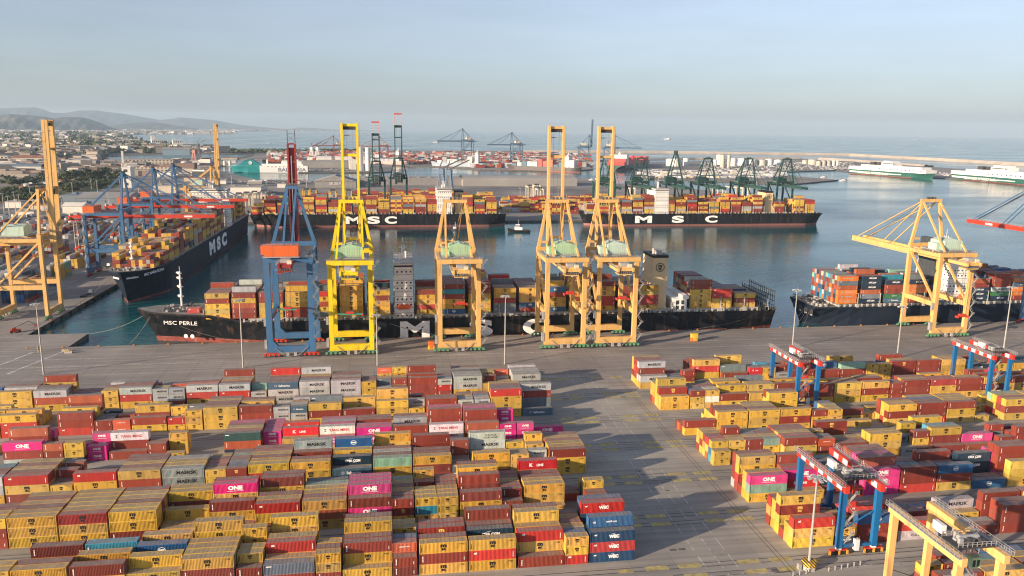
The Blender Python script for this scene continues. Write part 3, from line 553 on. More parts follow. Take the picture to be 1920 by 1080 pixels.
def sts(label, loc, rz, col, house, bog, boomc=None, raised=True, gauge=26.5, hx=9.8, apx=5.4, apz=74.8, bl=69.3, bw=3.9, kind=0, sprz=24., sprl=12., sprc=None, name='ship_to_shore_crane', group='ship to shore cranes along the near quay', detail=True, bz=47., cat='crane', boomtop=None, boff=5.):
    """kind 0: yellow box crane, 1: blue crane with red boom and side house; local +y points to the water, origin between the landside feet"""
    g = gauge; bl = 63. if (kind == 0 and not raised and bl > 69) else bl; boomc = boomc or col; lw = 2.3 if kind == 0 else 3.; t = thing(name, loc, rz, label=label, cat=cat, group=group)
    for sx in (-1, 1):
        for y, zt in ((0, bz-1), (g, bz+2.6)):
            m = MB(); m.beam((sx*hx, y, 2.6), (sx*hx, y, zt), lw, 1.9, wd2=lw*.93); m.build('leg', col, t)
        if detail:
            m = MB(); m.box(sx*hx-1.0, sx*hx+1.0, .95, g-.95, 17.8, 20.4); m.rail((sx*hx, 1, 20.4), (sx*hx, g-1, 20.4), n=10); m.build('side_beam', col, t)
            m = MB(); m.beam((sx*hx, g-1, bz-2), (sx*hx, 1., 20.2), 1.2, 1.0); m.build('diagonal_brace', col, t)
        else:
            m = MB(); m.beam((sx*hx, g-.8, 21), (sx*hx, 1., 44.), 1.3, 1.1); m.box(sx*hx-.8, sx*hx+.8, 1, g-1, 19, 21); m.build('diagonal_brace', col, t)
        m = MB(); m.box(sx*hx-.8, sx*hx+.8, .95, g-.95, bz-1.6, bz+.4); m.rail((sx*(hx+.7), 1, bz+.4), (sx*(hx+.7), g-1, bz+.4), n=9, m=1); m.build('upper_side_beam', [col, steel], t)
    for y in (0, g):
        m = MB(); m.box(-hx+lw/2, hx-lw/2, y-1.05, y+1.05, 3.4, 5.7)
        if kind == 1:
            for sx in (-1, 1): m.quad([(sx*(hx-lw/2), y-1.0, 5.7), (sx*(hx-lw/2-2.6), y-1.0, 5.7), (sx*(hx-lw/2), y-1.0, 8.6)][::sx]); m.quad([(sx*(hx-lw/2), y+1.0, 5.7), (sx*(hx-lw/2-2.6), y+1.0, 5.7), (sx*(hx-lw/2), y+1.0, 8.6)][::-sx])
        m.box(-hx-1.2, hx+1.2, y-.9, y+.9, 2.5, 3.35); m.build('sill_beam', col, t)
    m = MB(); pz = bz if kind == 0 else bz-2.2; m.box(-hx-1.4, hx+1.8, -1.2, 1.2, pz-1.2, pz+1.0); m.rail((-hx-1.4, -1.1, pz+1), (hx+1.8, -1.1, pz+1), n=14, m=1); m.build('portal_beam', [col, steel], t)
    m = MB(); m.box(-hx-1.1, hx+1.1, g-1.1, g+1.1, bz+.9, bz+3.0); m.build('portal_beam', col, t)
    # bogies
    for sx in (-1, 1):
        for y in (0, g):
            wheels = detail and rz == 0; b = MB(); n = 4 if detail else 2; cx = sx*(hx-.6)
            b.beam((cx-2.6, y, 2.1), (cx+2.6, y, 2.1), 1.0, .6)
            for i in range(n):
                x = cx-3.3+6.6*i/(n-1)
                if not wheels: b.cyl((x, y-.63, .55), (x, y+.63, .55), .52, 10, 1)
                b.box(x-.75, x+.75, y-.42, y+.42, .75, 1.25); b.box(x-.45, x+.45, y-.75, y-.45, .7, 1.9); b.beam((x-.5, y, 1.2), (cx+(x-cx)*.5, y, 2.0), .5, .5)
            bo = b.build('bogie', [bog, dark], t)
            if wheels:
                for i in range(n): x = cx-3.3+6.6*i/(n-1); wq = MB(); wq.cyl((x, y-.63, .55), (x, y+.63, .55), .52, 10, 0); wq.build('wheel', dark, bo)
        if detail:
            m = MB(); m.beam((sx*3., -1.4, 1.0), (sx*(hx-2.4), -1.4, 5.), .18, .18); m.box(sx*1.8-.7, sx*1.8+.7, -1.7, -.6, .7, 2.6); m.build('cable_guide', [steel, dark], t)
    # A-frame
    top = apz
    for sx in (-1, 1):
        m = MB(); m.beam((sx*hx, g, bz+3), (sx*apx, g, top-.6), 1.7, 1.3, wd2=1.25); m.build('mast_leg', col, t)
        m = MB(); m.beam((sx*apx*.98, g-.8, top-1.2), (sx*(apx+1.1) if kind == 0 else sx*2., 1.5 if kind == 0 else -2, bz+1.2), .95, .75); m.build('backstay', col, t)
    m = MB(); m.box(-apx-.9, apx+.9, g-.9, g+.9, top-1, top+.7); m.rail((-apx-.8, g-.9, top+.7), (apx+.8, g-.9, top+.7), n=5, m=1)
    for i in range(3): m.box(-2.6+2*i, -1.5+2*i, g-.6, g+.6, top+.7, top+1.9, 2)
    m.build('mast_head', [col, steel, dark], t)
    if kind == 0:
        m = MB(); m.box(-hx+1.4, hx-1.4, g-.6, g+.6, bz+9.4, bz+10.4) if not detail else (m.box(bw+1.0, hx-.9, g-.6, g+.6, bz+5, bz+6.2), m.box(-hx+.9, -bw-1., g-.6, g+.6, bz+5, bz+6.2)); m.build('mast_tie', col, t)
    # machinery house
    m = MB()
    if kind == 0:
        x0, x1, y0, y1, z0 = -4.6, 6.4, 5, 17, bz+1.8
        m.box(x0, x1, y0, y1, z0, z0+5); m.v += [(x0,y0,z0+5),(x1,y0,z0+5),(x1,y1,z0+5),(x0,y1,z0+5),((x0+x1)/2,y0,z0+6.3),((x0+x1)/2,y1,z0+6.3)]; b = len(m.v)-6
        for q in ((0,4,5,3),(1,2,5,4),(0,1,4),(3,5,2)): m.f.append(tuple(b+i for i in q)); m.m.append(0); m.c.append(None)
        m.box(x0-3.4, x0-.02, 7, 14, z0, z0+3.6); m.box(x0-3.6, x1+1.4, 3.6, 19, z0-.5, z0-.05, 1); m.rail((x0-3.6, 3.7, z0-.05), (x1+1.4, 3.7, z0-.05), n=8, m=1)
        for i in range(3): m.box(x0+2+2.4*i, x0+3+2.4*i, 10, 11, z0+5.4, z0+6.5, 1)
        for i in range(8): m.box(x0+1.2*i+.8, x0+1.2*i+.88, y0-.05, y0-.003, z0+.2, z0+4.8, 1)
    else:
        m.box(-10.6, 5.4, -2.5, 5.5, bz-.2, bz+5.0); m.box(-12.4, -10.62, -1, 4, bz+.6, bz+4.8); m.box(-11, 5.8, -3.2, 6, bz-.75, bz-.25, 1)
        m.rail((-10.6, -2.4, bz+5.0), (5.4, -2.4, bz+5.0), n=9, m=1, h=.9)
    m.build('machinery_house', [house, steel], t)
    # fixed trolley girder with back reach
    m = MB()
    for sx in (-1, 1): m.box(sx*bw-.55, sx*bw+.55, -14 if detail else -9, g+boff-1.5, bz-4.2, bz-2.2)
    for y in (-13, -6, 4, 12, 20): m.box(-bw+.56, bw-.56, y-.5, y+.5, bz-3.9, bz-2.6)
    for sx in (-1, 1): m.box(sx*bw-.3, sx*bw+.3, 1.3, 2.6, bz-2.25, bz-1.2); m.box(sx*bw-.3, sx*bw+.3, g-2, g-.9, bz-2.25, bz+1)
    m.rail((-bw-1.2, -14, bz-2.2), (-bw-1.2, g, bz-2.2), n=14, m=1); m.box(-bw-1.3, -bw-.6, -14, g, bz-2.4, bz-2.21, 1)
    m.build('trolley_girder', [boomc if kind == 1 else col, steel], t)
    if detail:
        ty = -9.5
        m = MB(); m.box(-bw+.1, bw-.1, ty-3, ty+3, bz-3., bz-1.8, 0); m.box(-2.2, 2.4, ty-2, ty+2, bz-1.8, bz-.2, 1)
        for i in range(5): m.box(-3+1.4*i, -2.2+1.4*i, ty-3.2, ty-2.2, bz-5.4, bz-3.1, 2)
        m.box(1.2, 3.3, ty-3.6, ty-2.6, bz-2.2, bz-.5, 3); m.box(-3.4, 3.4, ty-3.4, ty+3., bz-6., bz-5.5, 0); m.rail((-4.4, ty-3.5, bz-5.5), (4.4, ty-3.5, bz-5.5), n=8, m=1)
        m.build('trolley', [boomc if kind == 1 else col, steel, dark, cream], t)
        m = MB(); m.box(1.6 if kind == 0 else -4.4, 4.4 if kind == 0 else -1.8, ty+3.4, ty+5.6, bz-7.8, bz-5.4, 0); m.box(1.7 if kind == 0 else -4.3, 4.3 if kind == 0 else -1.9, ty+3.35, ty+3.39, bz-7.4, bz-5.9, 1); m.build('operator_cab', [cream if kind == 0 else redc, glass], t)
        m = MB(); sprc_ = sprc or redc
        m.box(-sprl/2, sprl/2, ty-.9, ty+.9, sprz, sprz+.55); m.box(-1.8, 1.8, ty-1.1, ty+1.1, sprz+.56, sprz+1.5, 1)
        for sx in (-1, 1): m.box(sx*sprl/2-.3, sx*sprl/2+.3, ty-1.25, ty+1.25, sprz-.5, sprz+.5, 1)
        m.build('spreader', [sprc_, redc], t)
        m = MB()
        for x in (-1.4, 1.4):
            for y in (-.8, .8): m.beam((x, ty+y, sprz+1.5), (x*1.4, ty+y, bz-3), .10, .10)
        m.build('hoist_rope', rope, t)
        # zigzag stair on the right landside leg
        m = MB(); z = 3.; x0 = hx+1.3; i = 0
        while z < bz-3:
            a, b = (x0, x0+2.6) if i % 2 == 0 else (x0+2.6, x0)
            m.beam((a, -.6, z), (b, -.6, z+3.4), .75, .12); m.beam((a, -1., z+1), (b, -1., z+4.4), .08, .08); m.box(min(b, x0+1.6)-.4, max(b, x0+1.)+.5, -1.1, -.1, z+3.35, z+3.45); m.rail((b-.5, -1.1, z+3.4), (b+.6, -1.1, z+3.4), n=2, h=1.); z += 3.4; i += 1
        m.build('zigzag_stair', steel, t)
        m = MB(); m.box(-hx-2.6, -hx-1.3, -1.1, .6, 4.5, 9.); m.build('electrical_box', steel, t); m = MB(); m.box(-hx-2.5, -hx-1.3, -.9, .4, 16, 20); m.build('electrical_box', steel, t)
    # boom
    by = g+boff
    m = MB()
    def bp(u, x=0, off=0.):   # point along the boom, u metres from the hinge
        return (x, by+off+.025*u, bz-2+u) if raised else (x, by+u, bz-3.2+off)
    if kind == 0:
        for sx in (-1, 1): m.beam(bp(-1, sx*bw), bp(bl, sx*bw), 1.2, 3.3)
        for u in ((9.5, 31, 53, bl-1.) if raised else (6, 20, 34, 48, bl-1)): m.beam(bp(u, -bw+.63), bp(u, bw-.63), 1.3, 1.3)
        for sx in (-1, 1):
            for i in range(13): a = bp(2+i*(bl-4)/13, sx*(bw+.64), -1.01); m.beam(a, bp(2+i*(bl-4)/13, sx*(bw+1.1), -1.01), .12, .12, 1)
            m.beam(bp(0, sx*(bw+1.1), -1), bp(bl, sx*(bw+1.1), -1), .1, .1, 1)
        if raised:
            m.beam(bp(bl-2.2, -bw), bp(bl-2.2, bw), .3, 2.4, 2); m.beam(bp(bl+1, -bw-.5), bp(bl+1, bw+.5), .15, .15, 1)
            for x in (-1.7, 1.7): m.beam(bp(31, x*.5), bp(bl-3, x), .07, .07, 2); m.beam(bp(-2, x*.6), bp(31, x*.5), .07, .07, 2)
            m.beam(bp(bl-6.2, -2.6), bp(bl-6.2, 2.6), .5, .5, 1); m.beam(bp(bl-9, -2.6), bp(bl-2, -2.6), .12, .12, 1); m.beam(bp(bl-9, 2.6), bp(bl-2, 2.6), .12, .12, 1)
            for i in range(4): m.beam(bp(30.2, -2+1.3*i), bp(27, -2+1.3*i), .45, .6, 2)
            m.truss(bp(-1, 0), bp(10, 0), 4.5, 4, .22, 1)
    else:
        m.beam(bp(-1, -1.8), bp(bl, -1.8), .8, 2.4, 0); m.beam(bp(-1, 1.8), bp(bl, 1.8), .8, 2.4, 0)
        n = int(bl/8)
        for i in range(n+1): m.beam(bp(i*bl/n, -1.4), bp(i*bl/n, 1.4), .8, .8, 0)
        m.beam(bp(2, -.35, -.5), bp(bl-6, -.35, -.5), .45, .3, 3); m.beam(bp(2, 0, .7), bp(bl-2, 0, .7), 2.7, .3, 0)
        if raised:
            for sx in (-1, 1): m.beam(bp(bl, sx*1.9), bp(bl+7, sx*1.9), .3, .3, 2)
            m.beam(bp(bl+5, -2), bp(bl+5, 2), .2, .2, 2); m.beam(bp(bl+1, -1.9), bp(bl+4.5, 1.9), .12, .12, 2); m.beam(bp(bl+1, 1.9), bp(bl+4.5, -1.9), .12, .12, 2); m.beam(bp(bl+6.6, -4.8), bp(bl+6.6, 4.8), .1, .1, 1)
        else:
            m.box(-2.25, -2.21, by+bl*.62, by+bl*.72, bz-3.8, bz-2.5, 3); m.box(2.21, 2.25, by+bl*.62, by+bl*.72, bz-3.8, bz-2.5, 3)
            m.rail((-2.2, by, bz-2), (-2.2, by+bl, bz-2), n=16, m=1); m.rail((2.2, by, bz-2), (2.2, by+bl, bz-2), n=16, m=1)
    if boomtop:   # red and white banded tip frame
        for sx in (-1, 1):
            for i in range(8): m.beam(bp(bl+i*1.6, sx*bw), bp(bl+(i+1)*1.6-.02, sx*bw), .9, .9, 4 if i % 2 else 3)
        m.beam(bp(bl+12.8, -bw-.5), bp(bl+12.8, bw+.5), 1.2, 1.6, 4)
    m.build('boom', [boomc, steel, dark, whitep, redc], t)
    # forestays
    m = MB(); xs = bw if kind == 0 else 1.8
    for sx in (-1, 1):
        if raised:
            m.beam((sx*apx*.9, g+.5, top-.3), bp(bl*.30, sx*xs, -.8), .35, .5); m.beam((sx*apx*.8, g+.9, top-.8), bp(bl*.12, sx*xs*.9, -.8), .3, .4)
        else:
            m.beam((sx*apx*.9, g+.5, top-.3), bp(bl*.93, sx*xs, 1.2), .38, .5); m.beam((sx*apx*.8, g+.9, top-.8), bp(bl*.5, sx*xs, 1.2), .38, .5)
            for o in (.4, -.5): m.beam((o*3, g+.9, top), bp(bl*.85, o*2, 1.2), .13, .13, 1)
    m.build('forestay', [col, rope], t)
    return t
Q = 387.
sts('blue crane with dark red raised boom and orange machinery house at the near quay', (-51, Q, 0), 0, bluc, orac, redc, dkred, kind=1, hx=10.2, apx=2.2, apz=82., bl=54.5, bw=2.6, bz=51., sprc=P_('green_spreader_paint', (.05,.30,.18)), sprz=26., sprl=9.)
sts('bright lemon yellow crane with boom raised, green bogies, beside the blue crane', (-21.6, Q, 0), 0, yel1, mint, bogg, sprc=MATS['green_spreader_paint'], sprz=23.)
sts('ochre yellow crane with its boom lowered over the moored ship, between two spread lamp masts', (32.3, Q, 0), 0, yel2, mint, bogg, raised=False, sprl=6.1, sprz=27)
sts('ochre yellow crane with raised boom, bright mint house, left of the closely parked pair', (87.4, Q, 0), 0, yel2, mint, bogg, sprl=6.1, sprz=31)
sts('ochre yellow crane with raised boom, pale mint house, right of the closely parked pair', (114.8, Q, 0), 0, yel2, mint2, bogg, sprl=6.1, sprz=28)
sts('ochre yellow crane with lowered boom over the orange stacked ship on the right', (308.5, Q, 0), 0, yel2, mint2, bogg, raised=False, sprl=6.1, sprz=14)
sts('blue crane with bright red lowered boom entering at the right edge of the picture', (389, Q, 0), 0, bluc, orac, redc, redc, kind=1, raised=False, hx=10.2, apx=2.2, apz=90., bl=62, bw=2.6, bz=58., detail=False)
# perpendicular quay on the left: water towards +x
LQ = dict(group='ship to shore cranes on the left quay')
sts('ochre yellow crane with raised boom at the left edge on the side quay', (-227, 490, 0), -math.pi/2, yel2, mint2, bogg, sprl=6.1, **LQ)
for i, (y, tx) in enumerate(((631, 'nearest of three blue cranes with red lowered booms over the side ship'), (707, 'middle one of three blue cranes with red lowered booms over the long ship'), (770, 'farthest of three blue cranes with red lowered booms over the long ship'))):
    sts(tx, (-227, y, 0), -math.pi/2, bluc, orac, redc, redc, kind=1, raised=False, hx=10.2, apx=2.2, apz=76., bl=60, bw=2.6, bz=47., sprz=20, **LQ)
sts('small looking ochre crane with raised boom far behind the three blue cranes', (-222, 905, 0), -math.pi/2, yel2, mint2, bogg, apz=68, detail=False, **LQ)
# far terminal: water towards -y
FQ = dict(group='dark green cranes of the far terminal', name='ship_to_shore_crane')
sts('dark green crane with raised boom and banded red tip, left of the two tall ones', (-19.5, 1008, 0), math.pi, grnc, grnc, dark, apx=5, apz=72, bl=61, bw=4., detail=True, boomtop=1, **FQ)
sts('dark green crane with raised boom and banded red tip, right and taller of the two', (7.5, 1008, 0), math.pi, grnc, grnc, dark, apx=5, apz=76, bl=68, bw=4., detail=True, boomtop=1, bz=50, **FQ)
for i, (px, o) in enumerate(((1128,'leftmost of the lowered dark green cranes, seen behind the yellow raised boom'),(1190,'second lowered dark green crane from the left, beside the white ship bridge'),(1253,'tallest lowered dark green crane, with a sharp pointed mast head'),(1313,'lowered dark green crane just right of the sharp pointed one'),(1388,'lowered dark green crane second from the right in the far row'),(1459,'rightmost lowered dark green crane beside the ship funnel'))):
    x = onY(px+5, 345, 1000)[0]
    sts(o, (x, 1014, 0), math.pi, grnc, grnc, dark, raised=False, apx=5.4 if i != 2 else 1.5, apz=78 if i != 2 else 86, bl=48, bw=3.9, detail=False, bz=46, hx=11, boff=3, **FQ)
# distant cranes beyond the harbour mouth
DQ = dict(group='distant cranes of the container port', name='ship_to_shore_crane')
def dist_crane(label, px, py, k, raised=False, cc=farb, rz=2.2):
    x, y = G(px, py); t = sts(label, (x, y, 0), rz, cc, cream, dark, raised=raised, detail=False, apx=3, **DQ); t.scale = (k, k, k)
dist_crane('distant blue crane standing left of the others behind the blue hulled ship', 886, 297, 1.5, rz=1.75)
dist_crane('distant blue crane behind the row of red and orange containers', 977, 303, 1.35, rz=1.75)
dist_crane('distant blue crane with its boom pointing up behind the yellow crane', 1085, 308, 1.3, True, rz=-1.6)
dist_crane('distant blue crane with long lowered boom right of the upright one', 1132, 310, 1.3, rz=-1.75)
dist_crane('distant faded red crane between the two tall green cranes', 728, 300, 1.1, cc=farr, rz=1.7)
dist_crane('distant faded red crane behind the bright yellow raised boom', 642, 299, 1.1, cc=farr, rz=1.8)
# ================================================================ rubber tyred gantries in the yard
bluL = P_('deep_blue_gantry_paint', (.01,.13,.33)); redb = P_('red_gantry_paint', (.62,.045,.03)); yelg = P_('pale_orange_gantry_paint', (.80,.47,.17))
def rtg(label, x0, y0, col, beamc, H=20.4, sp=10.2, span=22.4, white=True, detail=True, group='gantry cranes straddling the container blocks', cab=redc, tr=.82):
    t = thing('gantry_crane', (x0, y0, 0), 0, label=label, cat='gantry crane', group=group)
    for x in (0, sp):
        for y in (0, span):
            m = MB(); m.beam((x, y, 2.0), (x, y, H-2.), 1.5, 1.2, wd2=1.7); m.box(x-.6, x+.6, y-.6, y+.6, 1.5, 2., 1); m.build('leg', [col, whitep], t)
        m = MB(); m.box(x-.65, x+.65, -1.6, span+1.6, H-2, H)
        if white:
            for i in range(5): m.box(x-.67, x-.652, .2+i*4.7, 2.6+i*4.7, H-1.8, H-.2, 1)
        so = -1 if x == 0 else 1
        m.box(x+so*1.15-.42, x+so*1.15+.42, -1.6, span+1.6, H-.1, H, 2); m.rail((x+so*1.55, -1.6, H), (x+so*1.55, span+1.6, H), n=18, m=2, h=1.15, t=.08); m.rail((x+so*.7, -1.6, H), (x+so*.7, span+1.6, H), n=18, m=2, h=1.15, t=.06)
        m.build('main_girder', [beamc, whitep, steel], t)
    for y in (0, span):
        m = MB(); m.box(.75, sp-.75, y-.35, y+.35, 2.1, 2.9) if detail else None; m.beam((.8, y, 6), (sp-.7, y, 2.6), .16, .16, 1)
        if y == 0: m.beam((sp-.6, y, H-8), (.8, y, H-13), .3, .3, 0)
        m.build('lower_tie_beam', [col, dark], t)
        for x in (0, sp):
            b = MB(); b.box(x-2.6, x+2.6, y-.4, y+.4, 1.1, 1.5, 0)
            for wx in (-1.9, -.75, .75, 1.9): b.cyl((x+wx, y-.5, .62), (x+wx, y+.5, .62), .6, 12, 1); 
            for wx in (-2.7, 0., 2.4): b.box(x+wx-.28, x+wx+.28, y-.75, y-.52, .3, 1.4, 2)
            b.build('wheel_bogie', [redb if white else yelg, rubber, P_('amber_guard', (.75,.35,.03))], t)
    # trolley near the camera-side legs
    ty = span*(1-tr); rr = random.Random(5)
    m = MB(); m.box(.5, sp-.5, ty-2.6, ty+2.6, H+.3, H+.8)
    for i in range(16): a, b, c = rr.uniform(1, sp-2), ty+rr.uniform(-2.3, 1.6), rr.uniform(.4, 1.5); m.box(a, a+rr.uniform(.5, 1.4), b, b+rr.uniform(.4, 1.1), H+.81, H+.8+c, rr.choice((0, 1, 1, 2)))
    m.cyl((2.5, ty, H+1.6), (sp-3, ty, H+1.6), .75, 10, 1); m.rail((.5, ty-2.6, H+.8), (sp-.5, ty-2.6, H+.8), n=8, m=2); m.rail((.5, ty+2.6, H+.8), (sp-.5, ty+2.6, H+.8), n=8, m=2)
    m.box(.5, 1.6, ty+2.8, ty+6.0, H+1.2, H+3.2, 3)
    m.build('trolley', [dark, steel, steel, whitep], t)
    m = MB(); m.box(sp*.45, sp*.45+2.2, ty-2.4, ty-.6, H-4.6, H-2.1, 0); m.box(sp*.45+.2, sp*.45+.9, ty-2.44, ty-2.405, H-4.2, H-2.6, 1); m.box(sp*.45+1.2, sp*.45+1.9, ty-2.44, ty-2.405, H-4.2, H-2.6, 1)
    for a in (0, 2.1): m.beam((sp*.45+a, ty-1.5, H-2.1), (sp*.45+a, ty-1.5, H+.3), .15, .15, 2)
    m.build('operator_cab', [cab, glass, steel], t)
    m = MB(); z = H-9.
    m.box(1.6, sp-1.6, ty+.2, ty+1.9, z, z+.45); m.box(3.6, 6.8, ty, ty+2.1, z+.46, z+1.5, 0); m.box(4.6, 5.6, ty+.4, ty+1.4, z+1.5, z+2.3, 1)
    for a in (3.8, 6.6):
        for b in (.2, 1.9): m.beam((a, ty+b, z+1.4), (a, ty+b, H+.3), .08, .08, 1)
    m.build('spreader', [redb if white else steel, rope], t)
    m = MB(); z = 3.; i = 0
    while z < H-3.5:
        a, b = (1.1, 3.6) if i % 2 == 0 else (3.6, 1.1)
        m.beam((a, -.1, z), (b, -.1, z+2.9), .7, .1); m.beam((a, -.5, z+1), (b, -.5, z+3.9), .07, .07); m.rail((b-.5, -.5, z+2.9), (b+.5, -.5, z+2.9), n=2, h=1., t=.06); m.box(b-.6, b+.6, -.5, .3, z+2.85, z+2.95); z += 2.9; i += 1
    m.box(4.4, 5.6, -.9, .3, 1.2, 4.4, 1); m.build('access_stair', [steel, whitep], t)
    return t
rtg('blue and red gantry crane standing in the near right yard beside the striped lamp mast', 117.7, 178.6, bluL, redb)
rtg('pale orange gantry crane in the bottom right corner of the yard', 120., 138.3, yelg, yelg, H=22.9, white=False, cab=mint, sp=10.2)
xa = onY(1500, 672, 287.1)[0]
rtg('blue and red gantry crane over the far rows, nearer the empty aisle', xa, 287.1, bluL, redb, sp=8.6)
xb = onY(1862, 668, 287.1)[0]
rtg('blue and red gantry crane over the far rows, close to the right edge', xb, 287.1, bluL, redb, sp=8.6)
# ================================================================ ships
hullb = mat('black_hull_paint', (.012,.014,.018), rough=.6, var=.45, scale=.25, streak=.12, var2=((.14,.075,.045), .35, .56, .74, .5), spec=.15)
hulln = mat('navy_hull_paint', (.012,.020,.036), rough=.6, spec=.15, var=.25, scale=.08, var2=((.09,.06,.04), .12, .62, .85, .3))
antif = mat('red_antifouling', (.26,.06,.045), rough=.7, var=.3, scale=.15, var2=((.4,.3,.26), .3, .55, .7, .6)); antip = mat('pink_antifouling', (.36,.15,.13), rough=.7, var=.15)
deckm = mat('grey_deck_paint', (.20,.19,.17), rough=.8, var=.3, scale=.3); ligr = mat('light_grey_steel', (.42,.41,.38), rough=.6, var=.2, scale=.4)
shipw = mat('ship_white_paint', (.84,.82,.78), rough=.5, var=.08, scale=.15, var2=((.35,.24,.15), .5, .66, .85, .25)); lifeb = mat('lifeboat_orange', (.75,.13,.03), rough=.5, var=.05)
creamf = mat('cream_funnel_paint', (.68,.52,.30), rough=.5, var=.08)
def hull(L, B, D, mats, nm='hull', parent=None, bow=.14, stern=.06, wl=1.3, fo=5., sterncut=.75, zb=-3.5, flare=1.):
    """x from stern 0 to bow L, water at z=0, deck at D; last stations rise to the forecastle"""
    m = MB(); N_ = 44; secs = []
    for i in range(N_+1):
        u = i/N_; x = L*u
        if u > 1-bow: q = min(1., max(0., (u-(1-bow))/bow)); hd = (1-q**2.6)**.62; hw = (1-q)**1.15
        elif u < stern*2: q = 1-u/(stern*2); hd = 1-.10*q**2; hw = 1-sterncut*q**1.6
        else: hd = hw = 1.
        top = D+(fo*max(0., min(1., (u-(1-bow*.75))/(bow*.12))) if fo else 0)+(1.5*max(0,(u-(1-bow))/bow)**2)
        hb = B/2; xs = x
        secs.append([(x-(L*.028*(1-0)*((u-(1-bow))/bow)**3 if u > 1-bow else 0), hw*hb*.8, zb), (x-(L*.024*((u-(1-bow))/bow)**3 if u > 1-bow else 0), hw*hb, wl), (x-(L*.012*((u-(1-bow))/bow)**3 if u > 1-bow else 0), hb*(hw*.55+hd*.45), wl+(top-wl)*.5), (x, hb*hd, top-.9), (x, hb*hd, top)])
    n = 5; b = len(m.v)
    for s_ in secs:
        for x, y, z in s_: m.v.append((x, -y, z))
        for x, y, z in s_: m.v.append((x, y, z))
    for i in range(N_):
        for j in range(n-1):
            mi = 1 if j == 0 else 0; a = b+i*2*n+j; m.f.append((a, a+2*n, a+2*n+1, a+1)); m.m.append(mi); m.c.append(None)
            a += n; m.f.append((a+1, a+2*n+1, a+2*n, a)); m.m.append(mi); m.c.append(None)
        a = b+i*2*n+n-1; m.f.append((a, a+2*n, a+3*n, a+n)); m.m.append(2); m.c.append(None)
    for j in range(n-1): m.f.append((b+n+j, b+n+j+1, b+j+1, b+j)); m.m.append(0 if j else 1); m.c.append(None)
    return m.build(nm, mats, parent, smooth=False)
def shipcargo(T, L, B, z0, bays, rows, pal, side, logos, seed, hmax=6, tops=None, skip=()):
    """container bays across the ship; T maps ship space to world: T(x, y) -> (X, Y), long axis of boxes parallel to the ship"""
    r = random.Random(seed)
    for bi, (x, nt_, lg) in enumerate(bays):
        for j in range(rows):
            if (bi, j) in skip: continue
            h = max(1, nt_+(0 if j == (0 if side < 0 else rows-1) else r.choice((0,0,0,0,1,-1)))); y = -B/2+.6+j*((B-1.2)/rows)
            run = r.choice(pal)
            for t in range(h):
                c = run if r.random() < .4 else r.choice(pal)
                yield x, y, z0+t*2.75, lg, c, (j == 0 if side < 0 else j == rows-1), t == h-1
def lashing(m, x, B, z0, h, step=None):
    """lashing bridge across the deck"""
    n = int(B/2.6)
    for i in range(n+1):
        y = -B/2+.3+i*(B-.6)/n; m.box(x-.15, x+.15, y-.15, y+.15, z0, z0+h)
    for z in np.arange(z0+2.6, z0+h+.1, 2.7): m.box(x-.45, x+.45, -B/2+.2, B/2-.2, z-.1, z)
    for y in (-B/2+.1, B/2-.3): m.box(x-.9, x+.9, y-.3, y+.3, z0-.3, z0+1.8)
def stanch(m, L0, L1, B, z, n):
    for i in range(n):
        x = L0+(L1-L0)*i/(n-1)
        for s_ in (-1, 1): m.box(x-.45, x+.45, s_*B/2-.5*(s_ > 0)-.0, s_*B/2+.5*(s_ < 0)+.0, z+.01, z+1.7)
def bridge(t, x, wl, B, z0, H, m_=None, wings=True, face=-1, dk=3., name='superstructure'):
    m = MB(); nd = int(H/dk)
    for i in range(nd):
        z = z0+i*dk; ins = .15*i; m.box(x-wl/2+ins*.3, x+wl/2-ins*.3, -B/2+ins, B/2-ins, z, z+dk-.25); m.box(x-wl/2-.4, x+wl/2+.4, -B/2-.3+ins, B/2+.3-ins, z+dk-.25, z+dk-.02, 2)
        for yy in (-B/2+ins-.03, B/2-ins+.03):
            for k in range(int(wl/2.4)) if i % 3 != 1 else (): m.box(x-wl/2+1+k*2.4, x-wl/2+1.9+k*2.4, min(yy, yy-.02), max(yy, yy+.02), z+1, z+1.9, 1)
        for k in range(int(B/3)):
            for xx in (x-wl/2+ins*.3-.04, x+wl/2-ins*.3+.01): m.box(xx, xx+.03, -B/2+1.4+k*3, -B/2+2.3+k*3, z+1, z+1.9, 1)
    z = z0+nd*dk
    m.box(x-wl/2+.6, x+wl/2-.3, -B/2+(0 if wings else 2), B/2-(0 if wings else 2), z, z+3.0)
    m.box(x-wl/2+.5, x+wl/2-.2, -B/2+(-.1 if wings else 1.9), B/2-(-.1 if wings else 1.9), z+1.2, z+2.2, 1)
    m.box(x-wl/2, x+wl/2, -B/2-.6, B/2+.6, z+3.02, z+3.3, 2)
    m.rail((x-wl/2, -B/2, z+3.3), (x+wl/2, -B/2, z+3.3), n=6, m=2); m.rail((x-wl/2, B/2, z+3.3), (x+wl/2, B/2, z+3.3), n=6, m=2)
    m.build(name, [shipw, glass, ligr], t)
    m = MB(); m.truss((x, 0, z+3.3), (x, 0, z+11), 1.6, 4, .25); m.box(x-.1, x+.1, -3.2, 3.2, z+8, z+8.3); m.cyl((x-1.5, -3, z+3.3), (x-1.5, -3, z+7), .7, 8); m.cyl((x+1.6, 3.4, z+3.3), (x+1.6, 3.4, z+6.5), .9, 8)
    m.beam((x, 0, z+11), (x, 0, z+15), .15, .15); m.box(x-2.2, x+2.2, -.2, .2, z+9.6, z+9.9); m.build('radar_mast', shipw, t)
